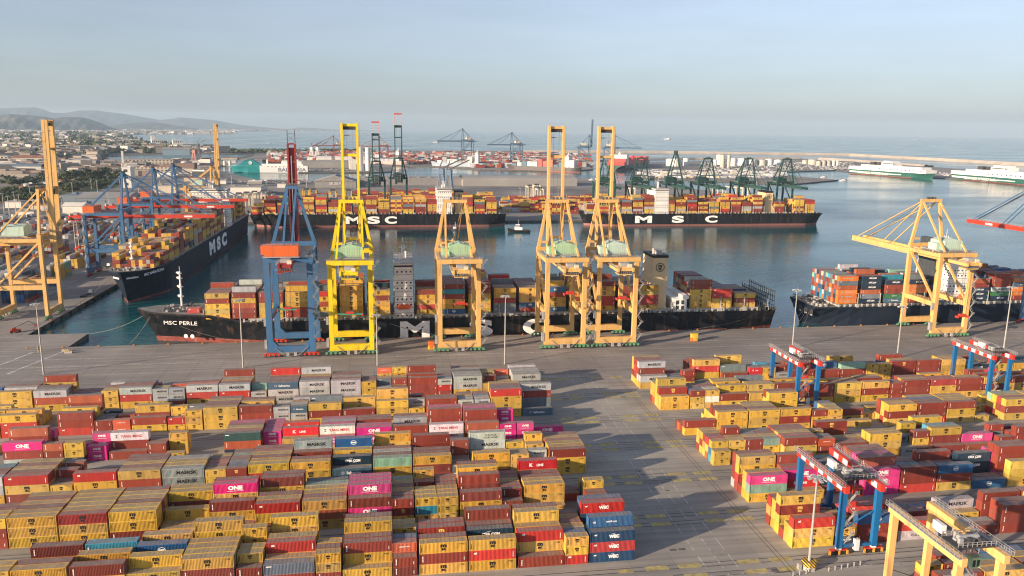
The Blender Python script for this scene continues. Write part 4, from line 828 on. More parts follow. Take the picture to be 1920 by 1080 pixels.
def put_text(t, T_, x, y, z, mt, face=-1, name='hull_lettering', rz=0):
    """lettering standing on the ship's side; face -1 looks to -y"""
    m = MB(); m.add(T_, 0, 0, 0, 1.); o = m.build(name, mt, t); o.location = (x, y, z); o.rotation_euler = (0, 0, rz); return o
def mast(t, x, y, z, h, nm='foremast'):
    m = MB(); m.cyl((x, y, z), (x, y, z+h), .55, 8, r2=.4)
    for k in (.35, .6, .82, .95): m.cyl((x, y, z+h*k), (x, y, z+h*k+.35), 1.5*(1.1-k*.3), 8); m.box(x-.3, x+1.6, y-.9, y+.9, z+h*k+.4, z+h*k+1.1)
    m.beam((x, y, z+h), (x, y, z+h+3), .15, .15); m.build(nm, shipw, t)
def winches(t, x0, x1, B, z, n, seed, nm='deck_gear'):
    r = random.Random(seed)
    for i in range(n):
        m = MB(); x, y = r.uniform(x0, x1), r.uniform(-B/2, B/2); k = r.random(); mi = r.choice((0, 1))
        if k < .5: m.cyl((x, y-.8, z+.9), (x, y+.8, z+.9), .6, 8, mi); m.box(x-.7, x+.7, y-.5, y+.5, z+.01, z+.5, 0); m.build('winch', [ligr, dark], t)
        elif k < .8: m.box(x-.6, x+.6, y-.5, y+.5, z+.01, z+r.uniform(.6, 1.8), mi); m.build('hatch_box', [ligr, dark], t)
        else: m.cyl((x, y, z+.01), (x, y, z+1.7), .35, 8, mi); m.cyl((x, y, z+1.71), (x, y, z+2.1), .6, 8, mi); m.build('vent_pipe', [ligr, dark], t)
def emblem(t, x, y, z, r, rz=0):
    m = MB(); m.add(ring(r, r*.84, 24)); m.add(tshift(text('m', r*.62, .05), 0, r*.22)); m.add(tshift(text('sc', r*.5, .05), 0, -r*.4)); o = m.build('funnel_emblem', blk, t); o.location = (x, y, z); o.rotation_euler = (0, 0, rz)
SHIPS = dict(cat='container ship')
# --- the long black ship along the near quay: bow to the left.  Ship space x runs bow->stern mirrored by rotation pi
WZ = -2.5
BE = 34.; yc = 418.3+BE/2; Ls = 358.; x_st = 221.; Dk = 13.0
t = thing('container_ship', (x_st, yc, WZ), math.pi, label='long black container ship moored along the near quay under the yellow cranes', cat='container ship')
hull(Ls, BE, Dk, [hullb, antif, deckm], parent=t, bow=.20, fo=3.6, wl=2.6, stern=.05, sterncut=.35)
# letters stand on the side facing the camera (ship +y side after the half turn)
for s_, a, b in (('M', 2.6, 18.6), ('S', 40.5, 53.5), ('C', 70.4, 86)):
    T_ = text(s_, 9.6, .05, 1.42); w0 = max(v[0] for v in T_[0])-min(v[0] for v in T_[0]); T_ = ([(v[0]*(b-a)/w0, v[1], v[2]) for v in T_[0]], T_[1])
    put_text(t, T_, x_st-(a+b)/2, BE/2+.08, 6.6, wht, rz=math.pi)
def hx_at(u):  # half breadth of the deck near the bow
    q = (u-.8)/.2; return BE/2*(1-q**2.6)**.62
T_ = text('MSC PERLE', 2.0, .0, 1.35); xm = x_st+112.; a1, a2 = hx_at((xm-9)/Ls), hx_at((xm+9)/Ls)
put_text(t, T_, xm, (a1+a2)/2*.93+.9, 12.4, wht, rz=math.pi+math.atan2(a1-a2, 18)*-1)
m = MB(); m.add(disc(1.1, 16)); m.add(disc(1.1, 16, 3.6)); o = m.build('bow_mark', wht, t); o.location = (x_st+110, BE/2*.62+1.5, 5.); o.rotation_euler = (0, 0, math.pi-.25)
m = MB()
for i, xx in enumerate(np.arange(6, 289, 14.35)): lashing(m, xx, BE, Dk+.3, 6.5 if i > 3 else 8)
stanch(m, 12, 300, BE, Dk, 84)
m.box(10, 298, -BE/2+1.6, BE/2-1.6, Dk+.3, Dk+1.5); m.build('lashing_bridge', ligr, t)
m = MB(); m.rail((0, -BE/2+.3, Dk), (12, -BE/2+.3, Dk), n=8); m.rail((0, BE/2-.3, Dk), (12, BE/2-.3, Dk), n=8)
for i in range(3): lashing(m, 2+i*4.5, BE, Dk, 12-2*i)
m.build('stern_frame', dark, t)
bridge(t, x_st-5., 10.4, BE-2, Dk, 28)
m = MB(); m.box(x_st-150-4.4, x_st-150+4.4, -5, 6+BE*.2, Dk, Dk+31); m.box(x_st-150-4.7, x_st-150+4.7, -5.3, 6.3+BE*.2, Dk+31.01, Dk+32.4, 1); m.box(x_st-152, x_st-148.5, 4, 10, Dk+32.4, Dk+34.6, 2); m.cyl((x_st-150+2, 6, Dk+32.4), (x_st-150+2, 6, Dk+35.5), .8, 8, 2); m.build('funnel', [creamf, blk, ligr], t)
emblem(t, x_st-150, 6.1+BE*.2, Dk+25.5, 2.6, math.pi)
m = MB(); m.box(x_st-166, x_st-158, -BE/2+6, BE/2-1.4, Dk, Dk+7.5); m.box(x_st-166.6, x_st-163, -BE/2+5, BE/2-.4, Dk+7.5, Dk+9.5)
for zz in (1, 4.2): 
    for xx in (-164.5, -161.5): m.box(x_st+xx, x_st+xx+1.8, BE/2-1.45, BE/2-1.38, Dk+zz, Dk+zz+2.4, 1)
m.build('engine_casing', [shipw, dark], t)
m = MB(); m.cyl((x_st-7.5, BE/2-.6, Dk+6.4), (x_st-2, BE/2-.6, Dk+6.4), 1.35, 10); m.cyl((x_st-7.5, BE/2-.6, Dk+6.4), (x_st-8.6, BE/2-.6, Dk+6.8), 1.35, 10, r2=.3); m.cyl((x_st-2, BE/2-.6, Dk+6.4), (x_st-.9, BE/2-.6, Dk+6.8), 1.35, 10, r2=.3); m.build('lifeboat', lifeb, t)
mast(t, x_st+114, 0, Dk+3.6, 21); winches(t, x_st+106, x_st+122, 16, Dk+4.2, 34, 3)
m = MB(); m.beam((x_st+100, -BE/2+3.4, Dk+4), (x_st+100, BE/2-3.4, Dk+4), .3, 4.5)
for i in range(9): m.beam((x_st+100.4, -13+i*3.2, Dk), (x_st+99, -13+i*3.2, Dk+6.4), .25, .25)
m.build('breakwater_plate', ligr, t)
# cargo seen above the rail; bays listed left to right with tier strings of the nearest row
PB = [(-98.3,1,'yyyry'),(-84.9,1,'rroyr'),(-71.,1,'yyymr'),(-57.4,1,'rryyy'),(-43.2,1,'eyryR'),(-29.0,1,'yyyyyy'),(-14.6,1,'yyyry'),(12.0,1,'yRyyr'),(26.2,1,'byyrtr'),(40.4,1,'yyyyrr'),(54.6,1,'eexyy'),(68.8,1,'rbyyy'),(83.,1,'byyrb'),(97.2,1,'yyryyy'),(111.4,1,'yRRyyr'),(125.6,1,'yyyrr'),(137.,1,'yRRyy'),(168.8,1,'yyyyrr'),(181.5,1,'yyRR'),(196.,1,'yry'),]
rs = random.Random(4)
for bi, (X0, lg, st) in enumerate(PB):
    for j in range(12):
        y = 420.2+j*2.52; s_ = st if j == 0 else [rs.choice('yyyyrrrmRMeobn') for _ in range(max(1, len(st)+rs.choice((0,0,0,0,0,-1,1) if bi < 17 else (0,0,0,-1))))]
        if bi == 0 and j < 1: s_ = 'yyyry'
        for k, c in enumerate(s_): stuffc(X0-.2, y, WZ+Dk+1.55+k*2.78, 1, c, 1 if (j == 0) else 0, H=2.75)
for j in range(2): stuffc(-108.5, 424+j*2.5, WZ+Dk+1.5, 0, 'R', 1); stuffc(-108.5, 424+j*2.5, WZ+Dk+4.2, 0, 'R', 1)
# --- ship along the left quay, bow towards the camera
B2 = 34.; L2 = 375.; D2 = 20.
t = thing('container_ship', (-173, 524+L2, WZ), -math.pi/2, label='dark container ship moored along the left quay, bow towards us, packed with yellow boxes', cat='container ship')
hull(L2, B2, D2, [hulln, antif, deckm], parent=t, bow=.13, fo=.6, wl=1.2, stern=.03)
T_ = text('M S C', 12., .07, 2.0); put_text(t, T_, L2-206, B2/2+.1, 11.2, wht, rz=math.pi)
T_ = text('MSC MARIA ELENA', 1.9, .03, 1.15)
def hb2(x): q = max(0., (x/L2-.87)/.13); return B2/2*(1-q**2.6)**.62
xa_, xb_ = L2-31, L2-12; put_text(t, T_, (xa_+xb_)/2, (hb2(xa_)+hb2(xb_))/2+.5, D2-1.6, wht, rz=math.pi-math.atan2(hb2(xa_)-hb2(xb_), xb_-xa_))
m = MB(); stanch(m, 16, L2-56, B2, D2, 90)
for xx in np.arange(30, L2-50, 14.4): lashing(m, xx, B2, D2, 5)
m.build('lashing_bridge', ligr, t)
m = MB(); m.beam((L2-30, -14, D2+2.5), (L2-30, 14, D2+2.5), .3, 4.2); m.box(L2-30.3, L2-29.7, -14.1, 14.1, D2+4.6, D2+5., 1); m.build('breakwater_plate', [whitep, redc], t)
winches(t, L2-27, L2-8, 17, D2+.9, 46, 9); mast(t, L2-24, 0, D2+.8, 17)
bridge(t, 112, 13, B2+1, D2, 36, dk=3.3); m = MB(); m.box(60, 70, -6, 6, D2, D2+27); m.box(60-.2, 70.2, -6.2, 6.2, D2+27.01, D2+29, 1); m.build('funnel', [creamf, blk], t)
m = MB()
for s_ in (-1, 1):
    pts = [(L2-9, s_*7.8), (L2-6, s_*5.5), (L2-3, s_*2.2)]
    for a, b in zip(pts[:-1], pts[1:]): m.beam((a[0], a[1], D2-2.6), (b[0], b[1], D2-2.6), .15, 1.1)
m.build('bow_emblem', whitep, t)
r2 = random.Random(21)
bays2 = [(-34, 2), (-48.5, 3), (-63, 4), (-77.5, 4), (-92, 4), (-106.5, 5), (-121, 5), (-135.5, 5), (-150, 6), (-164.5, 6), (-179, 6), (-193.5, 6), (-208, 6), (-222.5, 6), (-237, 6), (-284, 5), (-292, 6), (-330, 6), (-345, 5)]
for bi, (xx, nt_) in enumerate(bays2):
    for j in range(14):
        if bi == 0 and j in (0, 1, 13): continue
        h = max(1, nt_+r2.choice((0,0,0,0,0,1,-1))+(1 if j > 10 and bi > 2 else 0)); X0 = -173-B2/2+.4+j*2.37
        for k in range(h): stuffc(X0, 524-xx-12.2, WZ+D2+1.+k*2.75, 1, r2.choice('yyyyyyyyyyyyrrrrmmRMon'), 0, rot=1, H=2.75)
# --- two far ships
def farship(label, X0, X1, y, D, letters, seed, bowright, bx, fx, gaps=(), nb=None, Bm=34., hull_=hullb):
    L_ = X1-X0
    t = thing('container_ship', (X0, y+Bm/2, WZ) if bowright else (X1, y+Bm/2, WZ), 0 if bowright else math.pi, label=label, cat='container ship')
    f = (lambda X: X-X0) if bowright else (lambda X: X1-X)
    hull(L_, Bm, D, [hull_, antip, deckm], parent=t, bow=.13, fo=2, wl=2.6, stern=.04)
    for s_, a, b in letters:
        T_ = text(s_, 8.8, .05, 1.4); w0 = max(v[0] for v in T_[0])-min(v[0] for v in T_[0]); T_ = ([(v[0]*(b-a)/w0, v[1], v[2]) for v in T_[0]], T_[1])
        put_text(t, T_, f((a+b)/2), -Bm/2-.1 if bowright else Bm/2+.1, D*.56, wht, rz=0 if bowright else math.pi)
    m = MB(); stanch(m, 8, L_*.88, Bm, D, 60)
    for X in np.arange(X0+6, X1-10, 14.3): lashing(m, f(X), Bm, D, 9)
    m.build('lashing_bridge', ligr, t)
    bridge(t, f(bx), 18, Bm, D, 27); 
    m = MB(); x = f(fx); m.box(x-5, x+5, -13, 9, D, D+25); m.box(x-5.3, x+5.3, -13.3, 9.3, D+25.01, D+27, 1); m.build('funnel', [creamf, blk], t)
    emblem(t, x, -13.2 if bowright else 9.2, D+20, 3., 0 if bowright else math.pi)
    r = random.Random(seed); X = X0+8
    while X < X1-(.11*L_ if bowright else 12):
        if any(a-9 < X+6 < a+9 for a in (bx, fx)) or any(a < X < b for a, b in gaps): X += 3; continue
        h0 = r.choice((5,6,6,7))
        if (X-X0 < 20 and not bowright): h0 = 3
        for j in range(13):
            h = max(1, h0+(0 if j == 0 else r.choice((0,0,0,1,-1,-2))))
            for k in range(h): stuffc(X, y+.8+j*2.5, WZ+D+.4+k*2.75, 1, r.choice('yyyyyyyyrrrrrmmRMe'), 2 if j == 0 else 0, H=2.75)
        X += 14.3
    return t
farship('black container ship at the far terminal, left one, letters partly behind the yellow crane', -168, 134, 928, 15.5, (('M',-55.5,-37),('S',-30,-15.5),('C',-10,4.)), 31, False, 60, 78)
farship('black container ship berthed at the far terminal on the right, with widely spaced white letters', 224, 538, 921, 15.5, (('M',292,313.5),('S',339,354.5),('C',382,398)), 37, False, 325, 468, gaps=((486,498),(518,540)))
# --- ship at the right edge
t = thing('container_ship', (246.5, 419+17, WZ), 0, label='dark navy container ship at the right edge stacked with orange and blue boxes', cat='container ship')
hull(330, 34, 13.5, [hulln, hulln, deckm], parent=t, bow=.12, fo=3, wl=1.2, stern=.05, sterncut=.9)
m = MB(); 
for xx in np.arange(26, 280, 14.35): lashing(m, xx, 34, 13.5, 8)
stanch(m, 14, 290, 34, 13.5, 76); m.box(14, 290, -15.4, 15.4, 13.6, 14.6); m.build('lashing_bridge', ligr, t)
m = MB()
for yy in (-13, -6.5, 0, 7): m.box(-.06, .02, yy, yy+3.6, 8.2, 11., 0); m.box(-.05, .0, yy+.4, yy+3, 7.6, 8.19, 1)
m.build('mooring_opening', [dark, ligr], t)
winches(t, 1, 12, 30, 13.6, 40, 12)
bridge(t, 92, 14, 32, 13.5, 30, dk=3.2)
m = MB(); m.box(82, 85, -6, 10, 13.5, 52); m.build('funnel', [mat('dark_grey_funnel', (.06,.07,.08))], t)
m = MB(); m.cyl((93, -16.4, 18), (100, -16.4, 18), 1.5, 10); m.cyl((93, -16.4, 18), (91.6, -16.4, 18.5), 1.5, 10, r2=.3); m.build('lifeboat', lifeb, t)
r3 = random.Random(8)
hb = [(259.8,'QQQreQ',6),(275.6,'snsnss',5),(284.,'ern',0)]
HB = [(247.6+12.6,'QQQoeQ'),(275.2,'neonnn'),(290.6,'sNrrn'),(306.,'rsQQn'),(320.,'sr'),(347.4,'nnnro'),(361.8,'nNMrrr'),(376.2,'rQQsQ'),(390.6,'nrrn'),(405,'rnnr'),(419.4,'nnrr')]
for bi, (X, st) in enumerate(HB):
    for j in range(12):
        y = 420.5+j*2.55; n_ = len(st)+(0 if j == 0 else r3.choice((0,0,1,1,-1)) if bi else 0)
        for k in range(max(1, n_)):
            c = st[k] if (j == 0 and k < len(st)) else r3.choice('QoornnserrMMgbt')
            if bi == 0:
                stuffc(X-.2, y, WZ+15.2+k*2.75, 1, c, 1 if j == 0 else 0, H=2.75)
            else: stuffc(X, y, WZ+15.2+k*2.75, 1, c, 1 if j == 0 else 0, H=2.75)
# --- ferries
def ferry(label, px0, px1, py0, py1, H, body, low, band=None, txt=None, txtc=None, extra=None, decks=(1.,.8,.62)):
    a, b = Vector((*G(px0, py0), 0)), Vector((*G(px1, py1), 0)); L_ = (b-a).length; ang = math.atan2(b.y-a.y, b.x-a.x)
    t = thing('ferry', (a.x, a.y, WZ), ang, label=label, cat='ferry'); Bf = L_*.14
    hull(L_, Bf, H*.42, [low, low, body], parent=t, bow=.22, fo=0, wl=1., stern=.04, sterncut=.3)
    return t, L_, Bf
ferw = mat('ferry_white', (.80,.78,.74), rough=.5, var=.05, scale=.05); ferg = mat('ferry_green', (.02,.11,.085), rough=.5, var=.1, scale=.05); turq = mat('ferry_turquoise', (.01,.24,.25), rough=.5, var=.1, scale=.05)
for i, (q, lb) in enumerate((((1600, 1752, 324, 335), 'green and white cargo ferry moored left of its twin by the breakwater'), ((1795, 1985, 334, 350), 'green and white cargo ferry cut by the right edge of the picture'))):
    t, L_, Bf = ferry(lb, q[0], q[1], q[2], q[3], 34, ferw, ferg)
    m = MB(); z0 = 14.3
    for f0, f1, h0, h1 in ((.0,.96,0,9),(.16,.9,9,15),(.42,.56,15,24),(.44,.53,24,28)):
        m.box(L_*f0, L_*f1, -Bf/2+.5+h0*.1, Bf/2-.5-h0*.1, z0+h0, z0+h1-.02)
    for k in range(12): m.box(L_*(.40+.045*k), L_*(.415+.045*k), -Bf/2+.46, -Bf/2+.49, z0+4.5, z0+7.5, 1)
    for k in range(5): m.box(L_*(.05+.05*k), L_*(.06+.05*k), -Bf/2+.46, -Bf/2+.49, z0+5, z0+6.5, 1)
    m.box(L_*.43, L_*.57, -Bf/2+1.9, -Bf/2+1.95, z0+20, z0+22, 1)
    m.build('superstructure', [ferw, glass], t)
    m = MB()
    for f0 in (.22, .31): m.quad([(L_*f0, -4, z0+15), (L_*(f0+.07), -4, z0+15), (L_*(f0+.06), -4, z0+23), (L_*(f0+.01), -4, z0+23)]); m.box(L_*f0+2, L_*(f0+.06), -3.9, 6, z0+15, z0+23)
    m.build('funnel', dark, t)
    T_ = text('GRIMALDI HYBRID RoRo', 6.2, .04, 1.25); put_text(t, T_, L_*.33, -Bf/2-.3, 7.2, ferw)
    m = MB(); m.box(L_*.02, L_*.17, -Bf/2-.5, -Bf/2-.3, 6, 10); m.box(L_*.50, L_*.68, -Bf/2-.5, -Bf/2-.3, 6.5, 8.5); m.build('hull_stripe', ferw, t)
    m = MB(); m.box(L_*.02, L_*.8, -Bf/2-.45, -Bf/2-.25, .5, 2.2); m.build('waterline_stripe', antif, t)
t, L_, Bf = ferry('white ferry with turquoise bow and grey lettering moored in the inner basin', 578, 433, 322, 321.5, 40, ferw, turq)
# built from stern at right to bow at left: side facing us is +y
m = MB()
m.box(0, L_*.62, -Bf/2+.3, Bf/2+.25, .6, 18); m.box(L_*.06, L_*.6, -Bf/2+2, Bf/2-1.5, 18, 22); m.box(L_*.08, L_*.34, -Bf/2+4, Bf/2-3, 22, 29); m.box(L_*.12, L_*.26, -Bf/2+5, Bf/2-4, 29, 33); m.box(L_*.52, L_*.54, -2, 2, 22, 33)
for k in range(9): m.box(L_*(.1+.05*k), L_*(.12+.05*k), Bf/2+.26, Bf/2+.3, 14.5, 16, 1)
m.build('superstructure', [ferw, glass], t)
m = MB(); pr = [(.60,.6),(.60,19),(.66,26),(.73,34),(.79,32),(.87,22),(.96,16),(.99,11),(.96,.6)]
b0 = len(m.v); n = len(pr)
for s_ in (-1, 1):
    for fx, z in pr: m.v.append((L_*fx, s_*Bf/2*(1 if fx < .8 else (1-(fx-.8)*3.6)), z))
for i in range(n): j = (i+1) % n; m.f.append((i, j, n+j, n+i)); m.m.append(0); m.c.append(None)
m.f.append(tuple(range(n, 2*n))); m.m.append(0); m.c.append(None); m.f.append(tuple(reversed(range(n)))); m.m.append(0); m.c.append(None)
m.build('bow_cover', turq, t)
T_ = text('BALEARIA', 9., .03, 1.3); put_text(t, T_, L_*.2, Bf/2+.5, 8, mat('grey_lettering', (.22,.24,.27)), rz=math.pi)
m = MB(); m.add(ring(4.2, 2.9, 20)); m.add(rect(-1.6, 1.6, -1.6, 1.6)); o = m.build('funnel_emblem', wht, t); o.location = (L_*.735, Bf/2+.6, 25); o.rotation_euler = (0,0,math.pi)
# distant cargo ships at the container port
def cargo(label, px0, px1, py0, py1, hc, cols, bow=1, htot=14):
    a, b = Vector((*G(px0, py0), 0)), Vector((*G(px1, py1), 0)); L_ = (b-a).length; ang = math.atan2(b.y-a.y, b.x-a.x)
    t = thing('cargo_ship', (a.x, a.y, WZ), ang, label=label, cat='cargo ship', group='cargo ships at the distant container port'); hull(L_, L_*.13, htot, [hc, antip, deckm], parent=t, bow=.15, fo=2, wl=3, stern=.05)
    r = random.Random(int(px0)); x = L_*.06; bx = L_*.16
    bridge(t, bx, L_*.06, L_*.12, htot, 30, dk=4)
    m = MB()
    while x < L_*.86:
        if abs(x+7-bx) > 14:
            h = r.randint(2, 6)*3.2; m.box(x, x+14, -L_*.06, L_*.06, htot, htot+h, 0, jit(COL[r.choice(cols)], r))
        x += 16
    m.build('deck_cargo', [cp_a], t)
    return t
cargo('cargo ship with pale blue hull and white bridge at the distant terminal', 912, 808, 313.5, 311, mat('pale_blue_hull', (.35,.42,.5)), 'HMHoM')
cargo('long dark ship loaded with orange and grey boxes behind the grey warehouse', 1088, 950, 322, 317, mat('grey_brown_hull', (.10,.09,.09)), 'oMsRoH')
cargo('pale pink hulled ship partly hidden behind the two tall green cranes', 765, 655, 309, 306.5, mat('pale_pink_hull', (.55,.42,.38)), 'HMM')
cargo('dark ship with red containers beside the distant blue cranes', 1150, 1208, 318, 308, mat('dark_green_hull', (.03,.09,.07)), 'RRk')
# tug and small craft
def boat(name, label, x, y, rz, L_, hc, wheel=True, group=None, tall=1.):
    t = thing(name, (x, y, WZ), rz, label=label, cat='tugboat' if name == 'tugboat' else 'boat', group=group)
    hull(L_, L_*.34, L_*.10, [hc, hc, deckm], parent=t, bow=.35, fo=.8, wl=.5, stern=.1, sterncut=.2, zb=-1)
    m = MB(); z = L_*.10; m.box(L_*.35, L_*.68, -L_*.11, L_*.11, z, z+L_*.10*tall); m.box(L_*.45, L_*.64, -L_*.09, L_*.09, z+L_*.10*tall, z+L_*.19*tall); m.box(L_*.44, L_*.65, -L_*.092, L_*.092, z+L_*.12*tall, z+L_*.16*tall, 1)
    m.box(L_*.38, L_*.43, -L_*.1, -L_*.06, z+L_*.1*tall, z+L_*.2*tall, 2); m.box(L_*.38, L_*.43, L_*.06, L_*.1, z+L_*.1*tall, z+L_*.2*tall, 2); m.beam((L_*.52, 0, z+L_*.19*tall), (L_*.52, 0, z+L_*.36*tall), .2, .2, 0); m.build('wheelhouse', [shipw, glass, dark], t)
    return t
boat('tugboat', 'black and white tugboat in the open water between the far ships', *G(994, 431), math.pi*.97, 26, hullb, tall=1.25)
boat('work_boat', 'small dark work boat with lattice crane lying before the far ship', *G(850, 428), 1.2, 15, mat('blue_grey_hull', (.08,.12,.16)), tall=1.4)
# ================================================================ lamp masts and small things on the quay
galv = mat('galvanised_pole', (.45,.44,.42), rough=.45, metal=.3, var=.1)
def lamp(label, x, y, h=33., base=0, group='tall lamp masts', heads=8):
    t = thing('lamp_mast', (x, y, 0), 0, label=label, cat='lamp mast', group=group)
    m = MB(); m.cyl((0,0,0), (0,0,h), .42, 8, r2=.2); m.build('pole', galv, t)
    m = MB(); m.cyl((0,0,h-.4), (0,0,h+.1), 1.1, 12); near = 'slim' not in group
    for i in range(heads):
        a = 2*math.pi*i/heads; c, s = math.cos(a), math.sin(a); m.beam((c*.3,s*.3,h), (c*1.7,s*1.7,h+.1), .12, .12)
    m.beam((0,0,h), (0,0,h+1.6), .07, .07); lr = m.build('lamp_ring', galv, t)
    m = MB()
    for i in range(heads):
        a = 2*math.pi*i/heads; c, s = math.cos(a), math.sin(a); m.beam((c*1.5,s*1.5,h-.05), (c*2.5,s*2.5,h-.35), .8, .3)
        if near: m.build('floodlight', galv, lr); m = MB()
    if not near: m.build('floodlight_ring', galv, t)
    if base:
        m = MB(); m.prism([(1.9*math.cos(i*math.pi/4+.39), 1.9*math.sin(i*math.pi/4+.39)) for i in range(8)], 0, 2.3)
        ob = m.build('striped_base', stripem, t); m = MB(); m.box(-3.1, -2.2, -.5, .5, 0, 1.6); m.build('switch_box', galv, t)
    return t
stripem = bpy.data.materials.new('black_yellow_stripes'); stripem.use_nodes = True; nt = stripem.node_tree; p = nt.nodes['Principled BSDF']; L = nt.links.new
co = N(nt, 'ShaderNodeTexCoord'); sx_ = N(nt, 'ShaderNodeSeparateXYZ'); L(co.outputs['Object'], sx_.inputs[0]); a1_ = N(nt, 'ShaderNodeMath', operation='ADD'); L(sx_.outputs[0], a1_.inputs[0]); L(sx_.outputs[2], a1_.inputs[1])
a2_ = N(nt, 'ShaderNodeMath', operation='PINGPONG'); a2_.inputs[1].default_value = .42; L(a1_.outputs[0], a2_.inputs[0]); a3_ = N(nt, 'ShaderNodeMath', operation='GREATER_THAN'); a3_.inputs[1].default_value = .21; L(a2_.outputs[0], a3_.inputs[0])
a5_ = N(nt, 'ShaderNodeMath', operation='GREATER_THAN'); a5_.inputs[1].default_value = 1.0; L(sx_.outputs[2], a5_.inputs[0]); mx1 = N(nt, 'ShaderNodeMix', data_type='RGBA'); L(a3_.outputs[0], mx1.inputs[0]); mx1.inputs[6].default_value = (.03,.03,.03,1); mx1.inputs[7].default_value = (.65,.42,.04,1)
mx2 = N(nt, 'ShaderNodeMix', data_type='RGBA'); L(a5_.outputs[0], mx2.inputs[0]); mx2.inputs[6].default_value = (.4,.38,.35,1); L(mx1.outputs[2], mx2.inputs[7]); L(mx2.outputs[2], p.inputs['Base Color'])
lamp('tall grey lamp mast standing in front of the pier stub, leftmost on the near quay', -158.9, 370)
lamp('tall grey lamp mast in front of the long ship bow, left of the blue crane', -71.4, 370)
lamp('lamp mast right beside the bright yellow crane legs', -8.8, 367.5, 25)
lamp('tall grey lamp mast behind the left yard, between the single and the paired ochre cranes', 52.4, 362.6, 34)
lamp('tall grey lamp mast left of the right-hand ship, near the far gantry crane', 208.6, 375, 31.5)
lamp('lamp mast in front of the ochre crane legs on the right', 253, 351, 27)
lamp('tall grey lamp mast at the right edge beside the far gantry crane', 321.4, 360, 34)
lamp('grey lamp mast on a black and yellow striped base in the near right yard', 106.2, 173.1, 25.6, base=1)
for i in range(9):
    x, y = 106.2-6+i*2.0, 170.0+.35*i
    m = MB(); m.cyl((0,0,0), (0,0,1.0), .16, 6); m.cyl((0,0,1.0), (0,0,1.15), .25, 6); o = m.build('bollard_post', galv); o.location = (x+(4.5 if i > 2 else 0), y, 0); tag(o, 'short grey post in the row beside the striped lamp base', 'post', 'posts around the striped lamp base')
# power boxes, lift, striped barriers
def crate(label, x, y, w_, h_, c1, c2, rz=0):
    t = thing('equipment_cabinet', (x, y, 0), rz, label=label, cat='cabinet'); m = MB(); m.box(-w_/2, w_/2, -w_*.35, w_*.35, .15, h_*.5); m.box(-w_/2, w_/2, -w_*.35, w_*.35, h_*.5+.01, h_, 1); m.box(-w_/2-.05, w_/2+.05, -w_*.4, w_*.4, 0, .14, 2); m.build('body', [c1, c2, dark], t)
    m = MB(); m.box(-w_*.3, -w_*.02, -w_*.36, -w_*.353, .5, h_*.9); m.box(w_*.02, w_*.3, -w_*.36, -w_*.353, .5, h_*.9); m.build('door', c2, t); m = MB(); m.rail((-w_/2, -w_*.35, h_), (w_/2, -w_*.35, h_), h=.5, n=3); m.build('guard_rail', c2, t)
ylw = P_('signal_yellow', (.75,.55,.05)); org = P_('signal_orange', (.70,.17,.03))
crate('orange and yellow cabinet on the quay left of the single ochre crane', 18.2, 393, 3.2, 4.2, ylw, org)
crate('orange and yellow cabinet alone on the open quay right of the paired cranes', 161, 393.5, 3.4, 4.2, org, ylw)
crate('small dark blue cabinet beside the ship under the letter M', -13.6, 409.6, 3.4, 1.6, P_('navy_cabinet', (.02,.05,.12)), P_('navy_cabinet', (.02,.05,.12)))
t = thing('boom_lift', (-205.5, 450.5, 0), .5, label='red boom lift with a folded grey arm on the left quay', cat='boom lift')
m = MB(); m.box(-2.6, 2.6, -1.2, 1.2, .6, 1.6); m.box(-1.6, .6, -1, 1, 1.6, 2.6); m.build('chassis', redc, t)
for a in (-1.9, 1.9):
    for b in (-1.2, 1.2): m = MB(); m.cyl((a, b-.2, .55), (a, b+.2, .55), .55, 12); m.build('wheel', rubber, t)
m = MB(); m.beam((-1, 0, 2.6), (6.5, 0, 5.6), .55, .55); m.beam((6.5, 0, 5.6), (9.5, 0, 3.4), .4, .4); m.build('arm', steel, t)
m = MB(); m.box(9.2, 11, -.8, .8, 2.2, 2.3); m.rail((9.2, -.8, 2.3), (11, -.8, 2.3), n=3); m.rail((9.2, .8, 2.3), (11, .8, 2.3), n=3); m.rail((11, -.8, 2.3), (11, .8, 2.3), n=3); m.build('basket', redc, t)
for i, (x, y) in enumerate(((-164, 372.5+36), (-176.5, 408), (-161.5, 405))):
    m = MB(); m.box(-1.8, 1.8, -.4, .4, 0, 1.3) if i != 1 else m.cyl((0,0,0), (0,0,3.2), .35, 8); o = m.build('warning_barrier', stripem); o.location = (x, y, 0); tag(o, ('low striped barrier near the pier stub corner', 'upright striped post near the pier stub', 'low striped barrier closest to the water corner')[i], 'barrier')
# mooring bollards and fenders along both quays
bm = MB(); bm.cyl((0,0,0), (0,0,.5), .35, 8); bm.cyl((0,0,.5), (0,0,.75), .55, 8); bme = bm.mesh('mooring_bollard', [mat('bollard_orange', (.55,.20,.03), var=.3)])
bx_ = [(x, 416.) for x in list(range(-185, 360, 17))]+[(-198., y) for y in range(455, 960, 22)]
for i, (x, y) in enumerate(bx_):
    o = bpy.data.objects.new('mooring_bollard', bme); sc.collection.objects.link(o); o.location = (x, y, .005)
    tag(o, 'stubby orange mooring bollard on the near quay edge' if x > -190 and y < 420 else 'stubby orange mooring bollard on the left quay edge', 'bollard', 'bollards on the near quay' if x > -190 and y < 420 else 'bollards on the left quay')
fm = MB(); fm.box(-.9, .9, -.4, .35, -2.4, -.3); fme = fm.mesh('dock_fender', [rubber])
for i in range(30):
    o = bpy.data.objects.new('dock_fender', fme); sc.collection.objects.link(o); o.location = (-196.4, 450+i*13, 0); o.rotation_euler = (0,0,math.pi/2); tag(o, 'dark rubber block fender hanging on the left quay wall', 'fender', 'fenders on the left quay wall')
